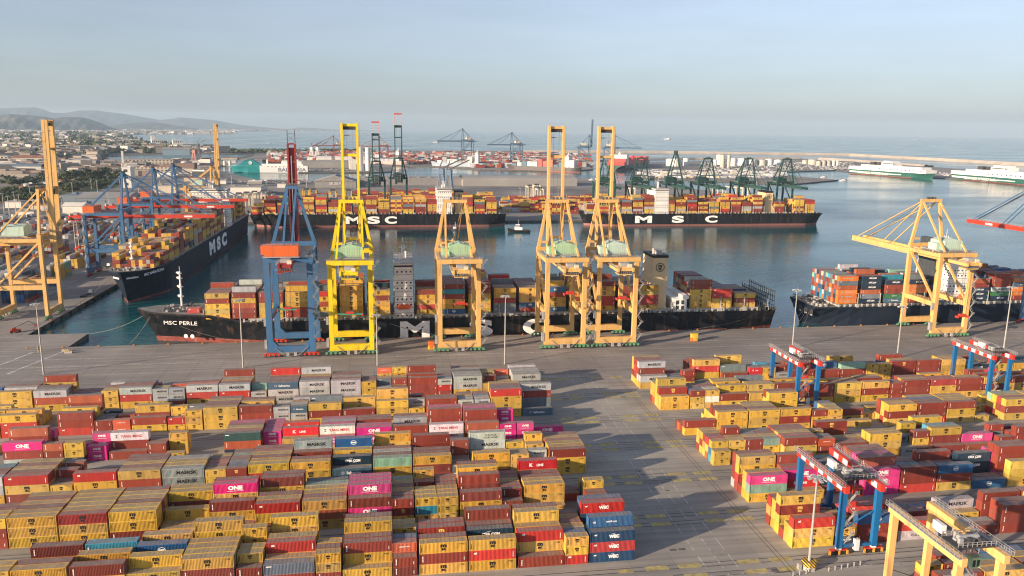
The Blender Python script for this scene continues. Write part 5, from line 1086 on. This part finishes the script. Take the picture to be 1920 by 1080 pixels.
def line(label, p, q, sag=2., r=.06, group='mooring lines'):
    m = MB(); p, q = Vector(p), Vector(q); n = 12; prev = p
    for i in range(1, n+1):
        u = i/n; c = p.lerp(q, u)-Vector((0,0,sag*4*u*(1-u))); m.cyl(prev, c, r, 5, cap=False); prev = c
    o = m.build('mooring_line', mat('mooring_rope', (.24,.24,.21), rough=.9)); tag(o, label, 'mooring line', group)
for i in range(3): line('mooring rope from the near ship bow down to the quay edge', (-129+i*.4, 430+i, 13), (-136-i*.5, 415.6, .6), 1.2)
for i in range(2): line('long mooring rope from the near ship bow across to the pier stub', (-130, 434+i, 14), (-167.5-i*1.5, 441, .6), 3)
line('mooring rope slanting along the near ship side to the quay by the letter M', (-3, 418, 8), (27, 414, 1.5), 1, .14)
line('mooring rope along the near ship bow side running right to the quay', (-112, 420, 9), (-78, 415.8, .6), 1.5)
line('mooring rope from the near ship stern to the quay edge', (205, 419, 6), (166, 416, .6), 1.)
for i in range(3): line('mooring rope from the stern of the right-hand ship to the quay edge', (247, 428+i*3, 7), (237-i*5, 416.2, .6), .8)
for i in range(4): line('mooring rope from the side ship bow to the left quay edge', (-183+i, 527, 15), (-198.3, 512-i*13, .6), 2)
# terminal tractors with trailers
def truck(label, x, y, rz, cab, box=None):
    t = thing('terminal_truck', (x, y, 0), rz, label=label, cat='truck', group='terminal trucks')
    m = MB(); m.box(4.4, 6.2, -1.2, 1.2, .9, 3.1); m.box(3.2, 4.4, -1.2, 1.2, .9, 1.5); m.box(6.2, 6.9, -1.2, 1.2, .6, 1.6); m.build('cab', cab, t)
    m = MB(); m.box(6.2, 6.24, -1., 1., 1.9, 2.9); m.build('windscreen', glass, t)
    m = MB(); m.box(-6.4, 4.2, -1.15, 1.15, 1.1, 1.35); m.build('trailer', dark, t)
    for a in (-5.2, -3.9, 3.2, 5.8):
        for b in (-1, 1): m = MB(); m.cyl((a, b-.25, .5), (a, b+.25, .5), .5, 10); m.build('wheel', rubber, t)
    return t
truck('white terminal truck parked beside the bow of the side ship', -203, 547, 1.4, whitep); truck('dark terminal truck standing near the left quay container stacks', -243, 583, .2, bluL)
truck('yellow terminal truck with empty trailer among the left stacks', -249, 568, .25, ylw); truck('white terminal truck parked by the blue crane legs on the left quay', -228, 655, 1.2, whitep)
truck('white terminal truck under the nearer far gantry crane', 172, 283, 0, whitep); truck('white terminal truck under the pale orange gantry crane', 133.4, 150.5, math.pi, whitep)
# ================================================================ stacks on the left land and far terminal (join the one remaining-stack mesh)
r5 = random.Random(77)
def yard(x0, x1, y0, y1, pal, hmin, hmax, along='y', dens=.85, lane=24, logos=0):
    if along == 'y':
        x = x0
        while x < x1:
            y = y0; 
            for k in range(int((y1-y0)/13)):
                if r5.random() < dens:
                    for j in range(6):
                        h = r5.randint(hmin, hmax); run = r5.choice(pal)
                        for q in range(h): stuffc(x+j*2.6, y, q*2.7, 1, run if r5.random() < .5 else r5.choice(pal), 0, rot=1, H=2.7)
                y += 13
            x += lane
    else:
        y = y0
        while y < y1:
            x = x0
            while x < x1:
                if r5.random() < dens:
                    h0 = r5.randint(hmin, hmax)
                    for j in range(6):
                        h = max(1, h0+r5.choice((0,0,-1,1)))
                        for q in range(h):
                            if j > 0 and q < h-2: continue
                            stuffc(x, y+j*2.6, q*2.7, 1, r5.choice(pal), 2 if (logos and j == 0) else 0, H=2.7)
                x += 13
            y += lane
yard(-262, -246, 520, 560, 'MMMHLM', 4, 6, dens=1); yard(-246.2, -240, 528, 560, 'nrbns', 3, 5, dens=1)
yard(-300, -270, 500, 640, 'MMrrsMHeg', 2, 5, dens=.8); yard(-258, -236, 605, 640, 'yrgyM', 1, 4, dens=.8); yard(-330, -300, 520, 900, 'MMrHsrLeoy', 2, 5, dens=.85)
yard(-262, -240, 652, 720, 'yrnyyHM', 2, 5); yard(-262, -236, 735, 940, 'yryMrnbyM', 2, 5); yard(-430, -330, 480, 960, 'rMMHrsoLyM', 2, 5)
yard(-560, -430, 560, 1000, 'rMHMrso', 1, 4, dens=.7)
yard(-185, -60, 1052, 1200, 'yyyyrrMMrem', 3, 5, along='x', logos=1, lane=26); yard(-60, 110, 1046, 1300, 'yyyyyrrrmRro', 3, 5, along='x', logos=1, lane=26)
yard(175, 540, 1046, 1190, 'yyyyyrrrmRm', 3, 5, along='x', logos=1, lane=26); yard(112, 175, 1080, 1290, 'yyyrrMb', 1, 4, along='x', logos=1, lane=26, dens=.6)
for (a, b, c, d) in ((500, 303, 700, 287), (700, 308, 900, 288), (880, 315, 1060, 289), (980, 313, 1100, 292)):   # distant container port
    for i in range(1100):
        px, py = r5.uniform(a, c), r5.uniform(d, b); x, y = G(px, py); h = r5.randint(1, 5); lw = r5.choice((12, 12, 25))
        if py > 306 and px < 640: continue
        c_ = r5.choice('oOorrHHMMMeeroLsmOHMn'); SB.box(x, x+lw, y, y+8, 0, h*2.8, 0, jit(COL[c_], r5), False, 1)
SB.build('stacked_containers', [cp_a, cr_a]+LM, label='remaining shipping containers stacked in the far rows, on the ships and in distant yards', cat='containers', kind='stuff')
# ================================================================ buildings, tanks
roofg = mat('grey_metal_roof', (.30,.29,.27), rough=.7, var=.12, scale=.02); beige = mat('beige_render', (.55,.48,.38), rough=.9, var=.1, scale=.05); whiter = mat('white_render', (.70,.67,.60), rough=.9, var=.1, scale=.05)
bluew = mat('blue_grey_cladding', (.16,.20,.24), rough=.7, var=.1, scale=.05); terr = mat('terracotta_roof', (.30,.13,.08), rough=.9, var=.2, scale=.05); windm = mat('dark_window', (.04,.05,.06), rough=.3)
def bld(label, px0, px1, py, h, dep, wallc, roofc, kind='flat', name='warehouse', cat=None, arches=0, wins=0, rot=None):
    a, b = Vector((*G(px0, py), 0)), Vector((*G(px1, py), 0)); w_ = (b-a).length; ang = math.atan2(b.y-a.y, b.x-a.x) if rot is None else rot
    t = thing(name, (a.x, a.y, 0), ang, label=label, cat=cat or name.replace('_', ' '))
    m = MB(); m.box(0, w_, 0, dep, 0, h); m.build('wall', wallc, t); m = MB()
    if kind == 'gable_x':
        e = 1; v = [(-e,-e,h),(w_+e,-e,h),(w_+e,dep+e,h),(-e,dep+e,h),(-e,dep/2,h*1.35),(w_+e,dep/2,h*1.35)]
        m.v += v; fs = ((0,1,5,4),(2,3,4,5),(0,4,3),(1,2,5))
        for q in fs: m.f.append(q); m.m.append(0); m.c.append(None)
    elif kind == 'gable_y':
        e = 1; v = [(-e,-e,h),(w_+e,-e,h),(w_+e,dep+e,h),(-e,dep+e,h),(w_/2,-e,h*1.9),(w_/2,dep+e,h*1.9)]
        m.v += v; 
        for q, mi in (((0,4,5,3),0),((4,1,2,5),1),((0,1,4),2),((2,3,5),2)): m.f.append(q); m.m.append(mi); m.c.append(None)
    elif kind == 'round':
        n = 10
        for i in range(n):
            a0, a1 = math.pi*i/n, math.pi*(i+1)/n; m.quad([(0,dep/2-dep/2*math.cos(a0),h+h*.5*math.sin(a0)),(0+w_,dep/2-dep/2*math.cos(a0),h+h*.5*math.sin(a0)),(w_,dep/2-dep/2*math.cos(a1),h+h*.5*math.sin(a1)),(0,dep/2-dep/2*math.cos(a1),h+h*.5*math.sin(a1))])
    else:
        m.box(-.6, w_+.6, -.6, dep+.6, h+.003, h+1.0)
        for i in range(max(2, int(w_/25))): m.box(8+i*22, 13+i*22, dep*.3, dep*.5, h+1.01, h+3.)
    m.build('roof', [roofc, bluew, wallc], t)
    if wins:
        n = int(w_/9)
        for i in range(min(n, 24)):
            for j in range(wins):
                mm = MB(); z = h*(j+.35)/wins; mm.box(3+i*w_/n, 3+i*w_/n+w_/n*.45, -.12, -.02, z, z+h/wins*.4); mm.build('window', windm, t)
    for i in range(arches):
        m = MB(); x = w_*(i+.5)/arches; W_=h*1.6
        m.box(x-W_/2, x+W_/2, -3, -.5, 0, h*1.15, 0); m.cyl((x, -3, h*1.1), (x, -.5, h*1.1), W_*.42, 16, 0); m.cyl((x, -3.2, h*.7), (x, -3.05, h*.7), W_*.30, 14, 1); m.build('gable_arch', [whiter, windm], t)
    return t
b_ = bld
sil = b_('grey gabled shed with pale lettering behind the far terminal containers', 590, 668, 352, 12, 60, mat('grey_render', (.26,.25,.24)), roofg, 'gable_y'); w_ = (Vector(G(668,352))-Vector(G(590,352))).length
put_text(sil, text('SILESA', 5, .05, 1.3), w_*.5, -1.2, 8, mat('pale_lettering', (.5,.49,.45)), name='wall_lettering')
b_('long flat grey warehouse with white banner stripe behind the two tall green cranes', 672, 880, 347.5, 13, 70, mat('grey_render', (.26,.25,.24)), roofg, 'flat'); b_('long grey barrel-roofed warehouse behind the far yard, with a rounded end', 868, 1082, 349, 13, 75, roofg, roofg, 'round')
b_('white shed with blue side wall left of the far ship', 424, 490, 366, 13, 45, whiter, roofg, 'flat'); b_('low pale shed beside the white shed', 445, 505, 372, 6, 14, beige, roofg)
b_('long blue grey warehouse behind the left yard stacks', 142, 238, 392, 15, 70, bluew, roofg, 'gable_x'); b_('low grey warehouse left of the long blue grey one', 118, 146, 384, 13, 50, bluew, bluew); b_('long pale warehouse behind the blue crane masts', 285, 330, 362, 12, 50, beige, roofg)
b_('white shed with dark doorway in front of the left warehouses', 118, 156, 403, 11, 22, whiter, whiter, 'gable_x'); b_('dark blue grey cube building between left warehouses', 140, 158, 401, 13, 25, bluew, bluew)
b_('tall white grain silo tower seen between the blue crane masts', 231, 247, 352, 36, 26, whiter, whiter, wins=3, name='silo_building'); b_('thin white tower behind the silo building', 229.5, 233, 316, 44, 9, whiter, whiter, name='tower')
b_('long sand coloured customs building with rows of windows', 234, 325, 313, 20, 36, beige, roofg, 'flat', wins=3, name='office_building'); b_('pale annex with windows in front of the long customs building', 255, 322, 322, 12, 22, beige, terr, wins=2, name='office_building')
b_('cream station building with terracotta roof at the left edge', 24, 80, 309, 19, 40, mat('cream_render', (.74,.66,.50)), terr, 'gable_x', wins=2, name='station_building'); b_('cream building left of the terracotta roofed one, cut by the left edge', -20, 15, 305, 19, 40, MATS['cream_render'], roofg, wins=2, name='station_building'); b_('pale stepped building behind the cream station building', 15, 36, 297, 24, 40, MATS['cream_render'], roofg, name='office_building')
b_('pale curved hangar with dark side left of the tall yellow crane boom', -10, 78, 322, 12, 60, whiter, bluew, 'round', name='hangar')
b_('old harbour shed with arched white gables, behind the tall yellow boom on the left', 100, 190, 299, 14, 60, mat('brown_render', (.22,.18,.15)), roofg, 'gable_x', arches=2); b_('old harbour shed with small arched gables, left of the tall yellow boom', 30, 84, 293, 13, 50, MATS['brown_render'], roofg, 'gable_x', arches=2)
for i, (a, c) in enumerate(((112, 150), (152, 200), (204, 240))): b_(('teal glass harbour building leftmost of three in a row', 'teal glass harbour building middle of three in a row', 'teal glass harbour building rightmost of three in a row')[i], a, c, 286, 26, 40, mat('teal_glazing', (.06,.13,.15)), beige, name='harbour_building')
b_('white crenellated hotel building near the beach', 285, 314, 277, 40, 50, mat('white_bright_render', (.8,.76,.66)), whiter, wins=2, name='hotel'); b_('white tower at the left end of the beach hotel', 285, 292, 276.6, 58, 30, MATS['white_bright_render'], whiter, name='hotel')
b_('wide pale building with terracotta wing below the beach hotel', 272, 306, 285, 30, 60, beige, terr, name='office_building', wins=2)
b_('white layered pavilion building by the marina', 325, 342, 281, 44, 45, MATS['white_bright_render'], whiter, wins=3, name='pavilion'); b_('grey green ship-like hall right of the white pavilion', 343, 370, 283, 32, 60, mat('grey_green_cladding', (.22,.27,.27)), whiter, name='hall'); b_('pale blue boat shed on the marina edge', 305, 356, 291.5, 22, 60, mat('pale_blue_cladding', (.30,.40,.46)), roofg, 'gable_x', name='boat_shed')
b_('round-topped white terminal hall on the middle pier, left one', 594, 622, 310, 18, 50, whiter, whiter, 'round', name='terminal_hall'); b_('round-topped white terminal hall on the middle pier, right one', 628, 660, 310, 18, 50, whiter, whiter, 'round', name='terminal_hall')
b_('long grey quay warehouse on the middle pier behind parked cars', 561, 664, 314.5, 18, 60, roofg, roofg, 'flat'); b_('white block beside the big silos on the middle pier', 655, 668, 318, 26, 30, whiter, whiter, name='office_building')
b_('white villa with tower among the trees at the left', 28, 52, 362, 9, 14, MATS['white_bright_render'], terr, name='villa'); b_('small white tower house among the left trees', 45, 51, 363, 15, 7, MATS['white_bright_render'], whiter, name='villa')
b_('round white tank-like building by the inner road', 335, 352, 311, 14, 26, whiter, terr, name='office_building')
for i, (px, py, w2, h2) in enumerate(((60,337,30,6),(100,345,18,6),(20,345,26,5),(110,333,40,7),(380,303,30,10),(400,310,26,9),(420,306,22,9),(345,340,40,7),(300,335,26,6),(390,345,34,7),(415,300,30,8),(180,330,26,6),(350,372,40,8),(300,380,36,8),(255,372,30,7),(520,352,30,7),(540,345,22,6),(465,345,26,5),(10,390,30,8),(55,395,36,7),(85,378,28,6),(30,408,34,7))):
    b_(('narrow' if w2 < 30 else 'wide')+' low port building, '+('pale','beige','grey')[i % 3]+f' wall, scattered behind the left yard, near the {("road","warehouse","trees","basin")[i%4]}', px, px+w2, py, h2, r5.uniform(10, 24), (whiter, beige, roofg)[i % 3], (roofg, terr, whiter)[(i*7) % 3], name='port_shed').__setitem__('group', 'small sheds of the port')
def tank(label, px, py, rpx, h, mt, dome=.15, group='storage tanks'):
    x, y = G(px, py); r = rpx*math.hypot(x, y)/F; t = thing('storage_tank', (x, y+r, 0), 0, label=label, cat='tank', group=group)
    m = MB(); m.cyl((0,0,0), (0,0,h), r, 20, cap=False); m.build('shell', mt, t, smooth=False); m = MB(); m.cyl((0,0,h+.01), (0,0,h+r*dome+.5), r*1.01, 20, r2=r*.15); m.build('tank_roof', mt, t)
tkw, tkg = mat('white_tank_paint', (.72,.70,.66), var=.06, scale=.02), mat('beige_tank_paint', (.50,.46,.39), var=.08, scale=.02)
tank('very tall white twin silo beside the bright yellow boom, left one', 676, 320, 5.5, 62, tkw); tank('very tall white silo beside the bright yellow boom, right one', 690, 320, 5., 60, tkw)
for i, (px, py, r_, h, c) in enumerate(((1258,311,7,22,0),(1270,312,8,24,0),(1288,311,5.5,24,0),(1350,309,5,34,0),(1356,315,4,40,1),(1367,315,3.5,40,1),(1377,312,5,26,0),(1395,311,8,24,0),(1412,311,9,22,0),(1432,311,8,20,1),(1445,311,7,22,0),(1462,310,7,18,0),(1512,308,5,14,1),(1528,309,8,18,1),(1537,311,4,16,1),(1546,311,4.3,18,1),(1555,311,4.6,18,1),(1564,311,3.4,18,0),(1571,311,3.4,18,0),(1342,311,4,20,0),(376,309,3.4,14,0),(410,311,2.6,16,1),(421,311,2.6,14,0),(431,311,2.4,14,0),(345,313,6,14,0))):
    tank(('white' if c == 0 else 'beige')+(' slender' if h > 30 else ' squat')+(' storage tank on the tank terminal behind the green cranes' if 1200 < px < 1480 else ' storage tank at the right end of the tank terminal' if px > 1480 else ' tank in the port behind the blue cranes'), px, py, r_, h, tkg if c else tkw)
# ---- city
cb = MB(); cb.box(-.5,.5,-.5,.5,0,1,0); cb.box(-.5,.5,-.5,.5,1.001,1.06,1); cbm = cb.mesh('city_building', [mat('city_wall', (0,0,0), rough=.9, var=.12, scale=3, source='obj'), mat('city_roof', (.22,.17,.14), rough=.9, var=.3, scale=.8)])
rb = random.Random(5); CC = [(.44,.41,.37),(.36,.31,.26),(.27,.24,.21),(.58,.56,.53),(.22,.15,.12),(.18,.18,.18)]; CT = ['cream','sand coloured','brown','white','terracotta','grey']
def inwater(px, py):
    if 188 < px < 470 and 287 < py < 304: return True
    cx = np.interp(py, [245,252,259,268,276.5,284.5,300,316], [2000,215,232,270,330,430,425,400]); return px > cx-2
cityS = MB(); nb = 0; pts = []
while len(pts) < 4600:
    py = 247+(333-247)*rb.random()**1.35; px = rb.uniform(-30, 440)
    if py < 251.5 and px < 215: pass
    elif inwater(px, py): continue
    if py > 318 and rb.random() < .8: continue
    if 300 < py and px > 100 and rb.random() < .75: continue
    pts.append((py, px))
pts.sort(reverse=True)
for i, (py, px) in enumerate(pts):
    x, y = G(px, py); d = math.hypot(x, y); s = rb.uniform(10, 22)*(1+d/9000); h = rb.choice((6, 8, 10, 14, 18, 24))*rb.uniform(.8, 1.2)*(.6 if py > 300 else 1.); ci = rb.choice((0,0,1,1,2,3,3,4,5)); rz = rb.uniform(-.5, .5)
    if nb < 290 and py < 300:
        o = bpy.data.objects.new('city_building', cbm); sc.collection.objects.link(o); o.location = (x, y, .5); o.scale = (s*1.6, s, h); o.rotation_euler = (0,0,rz); o.color = (*CC[ci], 1); nb += 1
        tag(o, f'small {CT[ci]} building of the town behind the harbour basins', 'building', f'{CT[ci]} buildings of the town')
    else:
        c, sn = math.cos(rz), math.sin(rz); w2, d2 = s*.8, s*.5; P4 = [(x+a*c-b*sn, y+a*sn+b*c) for a, b in ((-w2,-d2),(w2,-d2),(w2,d2),(-w2,d2))]; cityS.prism(P4, .4, h+.4, 0, 1, c=CC[ci])
for i in range(1500):   # far plain and the towns along the bay
    px = rb.uniform(-30, 640); D = rb.uniform(11000, 27000); hzn = 243+.0122*(px-960); py = hzn+HC/D*F*1.0
    if px > 215 and D < np.interp(px, [215,235,300,400,520,640], [9800,9900,12700,17800,21800,26500]): D = np.interp(px, [215,235,300,400,520,640], [9800,9900,12700,17800,21800,26500])+rb.uniform(100, 1500)
    x, y = Gd(px, D); s = rb.uniform(25, 70); cityS.prism([(x-s,y-20),(x+s,y-20),(x+s,y+20),(x-s,y+20)], .5, rb.uniform(8, 26), 0, 0, c=rb.choice(((.6,.58,.55),(.35,.32,.28),(.2,.19,.17),(.12,.12,.1))))
cityS.build('distant_city', [mat('distant_city_wall', (0,0,0), rough=.9, var=.1, scale=.01, source='attr'), mat('distant_city_roof', (.17,.145,.125), rough=.95, var=.4, scale=.01)], label='hazy mass of town houses spreading to the hills and around the bay', cat='town', kind='stuff')
# ================================================================ trees
leafm = mat('tree_foliage', (.075,.095,.045), rough=.85, var=.5, scale=.5, spec=.2); bark = mat('tree_bark', (.11,.08,.055), rough=.9)
def crown(seed, n=520):
    r = np.random.RandomState(seed); m = MB(); cl = [(r.normal(0,.42), r.normal(0,.42), .62+r.normal(0,.16), r.uniform(.22,.42)) for _ in range(11)]
    for i in range(n):
        c = cl[r.randint(len(cl))]; d = r.normal(size=3); d /= np.linalg.norm(d); q = c[3]*r.uniform(.55,1.05); p_ = np.array(c[:3])+d*q*np.array([1,1,.8]); a = r.normal(size=3); a /= np.linalg.norm(a); b = np.cross(a, d+.01); b /= np.linalg.norm(b); s = r.uniform(.05,.11)
        m.quad([p_+(a+b)*s, p_+(b-a)*s, p_-(a+b)*s, p_+(a-b)*s])
    return m.mesh('crown', leafm)
CR = [crown(i) for i in range(4)]
tk = MB(); tk.cyl((0,0,0), (0,0,.5), .05, 6, r2=.03)
for a in (0, 2.1, 4.2): tk.cyl((0,0,.38), (.28*math.cos(a), .28*math.sin(a), .7), .025, 5, r2=.01)
tkm = tk.mesh('trunk', bark)
def tree(px, py, s, label, group):
    x, y = G(px, py); t = thing('tree', (x, y, 0), rb.uniform(0, 6), label=label, cat='tree', group=group); t.scale = (s*rb.uniform(.8,1.15), s*rb.uniform(.8,1.15), s*rb.uniform(.75,1.))
    for nm, me in (('trunk', tkm), ('crown', rb.choice(CR))): o = bpy.data.objects.new(nm, me); sc.collection.objects.link(o); o.parent = t
tree(130, 337, 26, 'biggest round dark tree at the right of the tall yellow boom', None); tree(184, 339, 24, 'big dark tree left of the white silo tower', None); tree(172, 335, 20, 'broad tree just left of the second big dark tree', None)
for i in range(85):
    k = rb.random(); px = rb.uniform(-5, 235); py = np.interp(px, [0,235], [342, 330])+rb.uniform(-4, 8) if k < .6 else np.interp(px, [0,120,235], [374,356,344])+rb.uniform(-5, 5)
    tree(px, py, rb.uniform(7, 13), 'leafy dark green tree in the green belt left of the silo tower', 'trees of the green belt')
for i in range(40):
    px = rb.uniform(0, 60); tree(px, rb.uniform(360, 384), rb.uniform(8, 13), 'leafy tree among the villas near the left edge', 'trees near the left edge')
for i in range(60): tree(rb.uniform(40, 300), rb.uniform(279, 288), rb.uniform(16, 26), 'tree between the harbour buildings and the town', 'trees of the waterfront')
ts = MB(); rq = np.random.RandomState(4)
for i in range(700):
    px = rq.uniform(-20, 330) if i < 520 else rq.uniform(425, 700); py = rq.uniform(252, 300) if i < 520 else rq.uniform(284, 288)
    if i < 120: px, py = rq.uniform(150, 190), rq.uniform(268, 284)
    if i < 520 and inwater(px, py): continue
    x, y = G(px, py); d = math.hypot(x, y); R_ = rq.uniform(7, 14)*(1+d/7000)*(.6 if i >= 520 else 1)
    for q in range(10):
        c = np.array([x+rq.normal(0, R_), y+rq.normal(0, R_), R_*.5+rq.uniform(0, R_*.6)]); a = rq.normal(size=3); b = rq.normal(size=3); a /= np.linalg.norm(a); b /= np.linalg.norm(b); s = R_*.45; ts.quad([c+(a+b)*s, c+(b-a)*s, c-(a+b)*s, c+(a-b)*s])
ts.build('distant_trees', leafm, label='clumps of far trees scattered through the town and along the north pier', cat='trees', kind='stuff')
# ---- poles, masts and parked cars in the middle distance
for i, (px, py, hp) in enumerate(((30,400,34),(39,404,32),(18,404,30),(57,372,28),(63,395,30),(172,358,26),(183,361,26),(137,372,30),(500,362,30),(575,352,28),(300,352,26),(325,362,26),(345,368,26),(262,382,28),(205,395,30),(410,350,28),(435,352,28),(118,405,30),(8,398,30),(90,420,28),(144,484,40),(150,482,38),(98,352,24),(225,350,24),(700,338,26),(780,340,26),(1000,345,26),(936,338,26),(1046,380,30),(975,385,32),(1418,352,30),(60,480,30))):
    x, y = G(px, py); lamp('slim grey light pole, one of many scattered through the port land', x, y, hp*.8, group='slim light poles of the port', heads=4)
carp = mat('car_paint', (0,0,0), rough=.35, var=.03, source='obj'); 
cm = MB(); cm.box(-2.2,2.2,-.9,.9,.3,.85); cm.v += [(-1.5,-.85,.86),(1.2,-.85,.86),(1.2,.85,.86),(-1.5,.85,.86),(-1.1,-.7,1.45),(.6,-.7,1.45),(.6,.7,1.45),(-1.1,.7,1.45)]; b = 8
for q in ((0,1,5,4),(1,2,6,5),(2,3,7,6),(3,0,4,7),(4,5,6,7)): cm.f.append(tuple(b+k for k in q)); cm.m.append(1 if q != (4,5,6,7) else 0); cm.c.append(None)
for a in (-1.3, 1.3):
    for c in (-.9, .72): cm.cyl((a, c, .32), (a, c+.18, .32), .32, 8, 2)
cmm = cm.mesh('parked_car', [carp, glass, rubber])
CARC = [(.8,.8,.8),(.75,.75,.74),(.1,.1,.11),(.3,.3,.32),(.5,.5,.5),(.35,.05,.04),(.05,.1,.25)]; CN = ['white','white','black','dark grey','silver','red','blue']
ncar = 0; regs = [((1310,1600),(306,317),170,'car terminal beside the storage tanks'),((575,720),(316.5,320.5),60,'middle pier quay'),((440,600),(338,345),60,'lot in front of the inner basin')]
for (a, b), (c, d), n_, wh in regs:
    for i in range(n_):
        px, py = rb.uniform(a, b), rb.uniform(c, d); x, y = G(px, py); x = round(x/5)*5; y = round(y/9)*9; ci = rb.randrange(7)
        o = bpy.data.objects.new('parked_car', cmm); sc.collection.objects.link(o); o.location = (x, y, .02); o.color = (*CARC[ci], 1); o.rotation_euler = (0,0,rb.choice((0,1.57))); o.scale = (1.25,)*3; tag(o, f'{CN[ci]} car parked on the {wh}', 'car', f'{CN[ci]} cars parked on the {wh}')
cs = MB()
for i in range(2600):
    px, py = rb.uniform(1315, 1600), rb.uniform(304.5, 318.5); x, y = G(px, py); x = round(x/7)*7+rb.uniform(-1,1); y = round(y/14)*14; c = rb.choice(CARC[:5]); cs.box(x-2.6, x+2.6, y-1.1, y+1.1, .3, 1.6, 0, c, False)
for i in range(500):
    px = rb.uniform(1760, 1960); py = np.interp(px, [1760,1960], [325,336])+rb.uniform(-1,4); x, y = G(px, py); c = rb.choice(CARC[:5]); cs.box(x-2.6, x+2.6, y-1.1, y+1.1, .3, 1.9, 0, c, False)
for i in range(900):
    px = rb.uniform(1200, 1470); py = rb.uniform(321, 334); x, y = G(px, py); c = rb.choice(CARC[:5]+[(.7,.6,.4)]); k = rb.choice((1,1,3)); cs.box(x-2.6*k, x+2.6*k, y-1.1*k, y+1.1*k, .1, 1.6*k, 0, c, False)
cs.build('parked_cars', [mat('parked_car_paint', (0,0,0), rough=.35, var=.03, source='attr')], label='dense rows of parked cars filling the car terminal', cat='cars', kind='stuff')
# small gantries of the far terminal
def small_rtg(px, py, lb, col):
    x, y = G(px, py); t = thing('gantry_crane', (x, y, 0), 0, label=lb, cat='gantry crane', group='gantry cranes of the far terminal')
    for a in (0, 9):
        m = MB(); m.box(a-.7, a+.7, -1, 23, 18, 20); m.build('main_girder', col, t)
        for b_1 in (0, 22): m = MB(); m.box(a-.7, a+.7, b_1-.7, b_1+.7, 0, 17.98); m.build('leg', col, t)
    m = MB(); m.box(1, 8, 8, 14, 20.1, 22); m.build('trolley', dark, t)
yrt = P_('yellow_gantry_paint', (.70,.42,.03))
for i, (px, py, c) in enumerate(((568,382,yrt),(582,382,yrt),(618,384,yrt),(648,384,yrt),(990,372,cream),(1003,370,cream),(1008,378,cream),(1345,372,cream),(1370,372,cream),(1392,374,cream),(1180,375,cream),(440,392,cream),(455,390,cream),(470,388,cream),(487,386,cream),(498,392,cream),(1232,378,cream),(1415,372,cream))):
    small_rtg(px, py, ('yellow' if c is yrt else 'cream')+(' small gantry crane above the stacks left of the bright yellow boom' if px < 700 else ' small gantry crane over the stacks behind the far right-hand ship' if px > 1100 else ' small gantry crane beside the dark quay gap of the far terminal'), c)
# white gantries of the inner port
def port_crane(px, py, lb, c):
    x, y = G(px, py); t = thing('harbour_crane', (x, y, 0), 1.2, label=lb, cat='harbour crane', group=None); m = MB()
    for a in (-7, 7):
        for b_1 in (-7, 7): m.beam((a, b_1, 0), (a*.5, b_1*.5, 30), 2, 2)
    m.box(-5, 5, -5, 5, 30, 40); m.build('portal', c, t); m = MB(); m.beam((0, 0, 40), (0, -38, 58), 2.2, 2.2); m.beam((0, 4, 40), (0, -2, 56), 1.5, 1.5); m.beam((0, -2, 56), (0, -30, 54), .5, .5); m.build('jib', dark, t)
port_crane(585, 296.5, 'white portal crane standing in the distant container port, left one', whitep); port_crane(596, 297, 'white portal crane with domed cab beside the left one', whitep); port_crane(828, 357, 'dark lattice harbour crane beside the far ship bridge', farb); port_crane(842, 360, 'dark lattice harbour crane nearest the far ship funnel', farb)
port_crane(366, 306, 'thin faded red harbour crane by the inner port', farr); port_crane(372, 289, 'dark harbour crane rising behind the marina', dark)
# small boats
for i, (px, py, L_) in enumerate(((492,302,90),(1110,336,24),(1118,334,20),(1125,333,22),(1133,336,20),(1098,338,26),(1575,337,22),(1540,331,20),(1568,306,14),(1245,261,120),(812,267,60),(1712,262,90),(500,268,30),(1105,345,20),(1140,341,18))):
    wl_ = px in (492,); boat('boat', ('long dark tug lying behind the white ferry' if i == 0 else 'white boat far out on the open sea' if py < 270 else 'small moored boat in the marina right of the grey warehouse' if px < 1200 else 'small boat moored at the long pier'), *G(px, py), rb.uniform(-.3, .3), L_*.9, hullb if i == 0 else shipw, group=None if i == 0 else 'small boats')
# palms/masts of marina boats
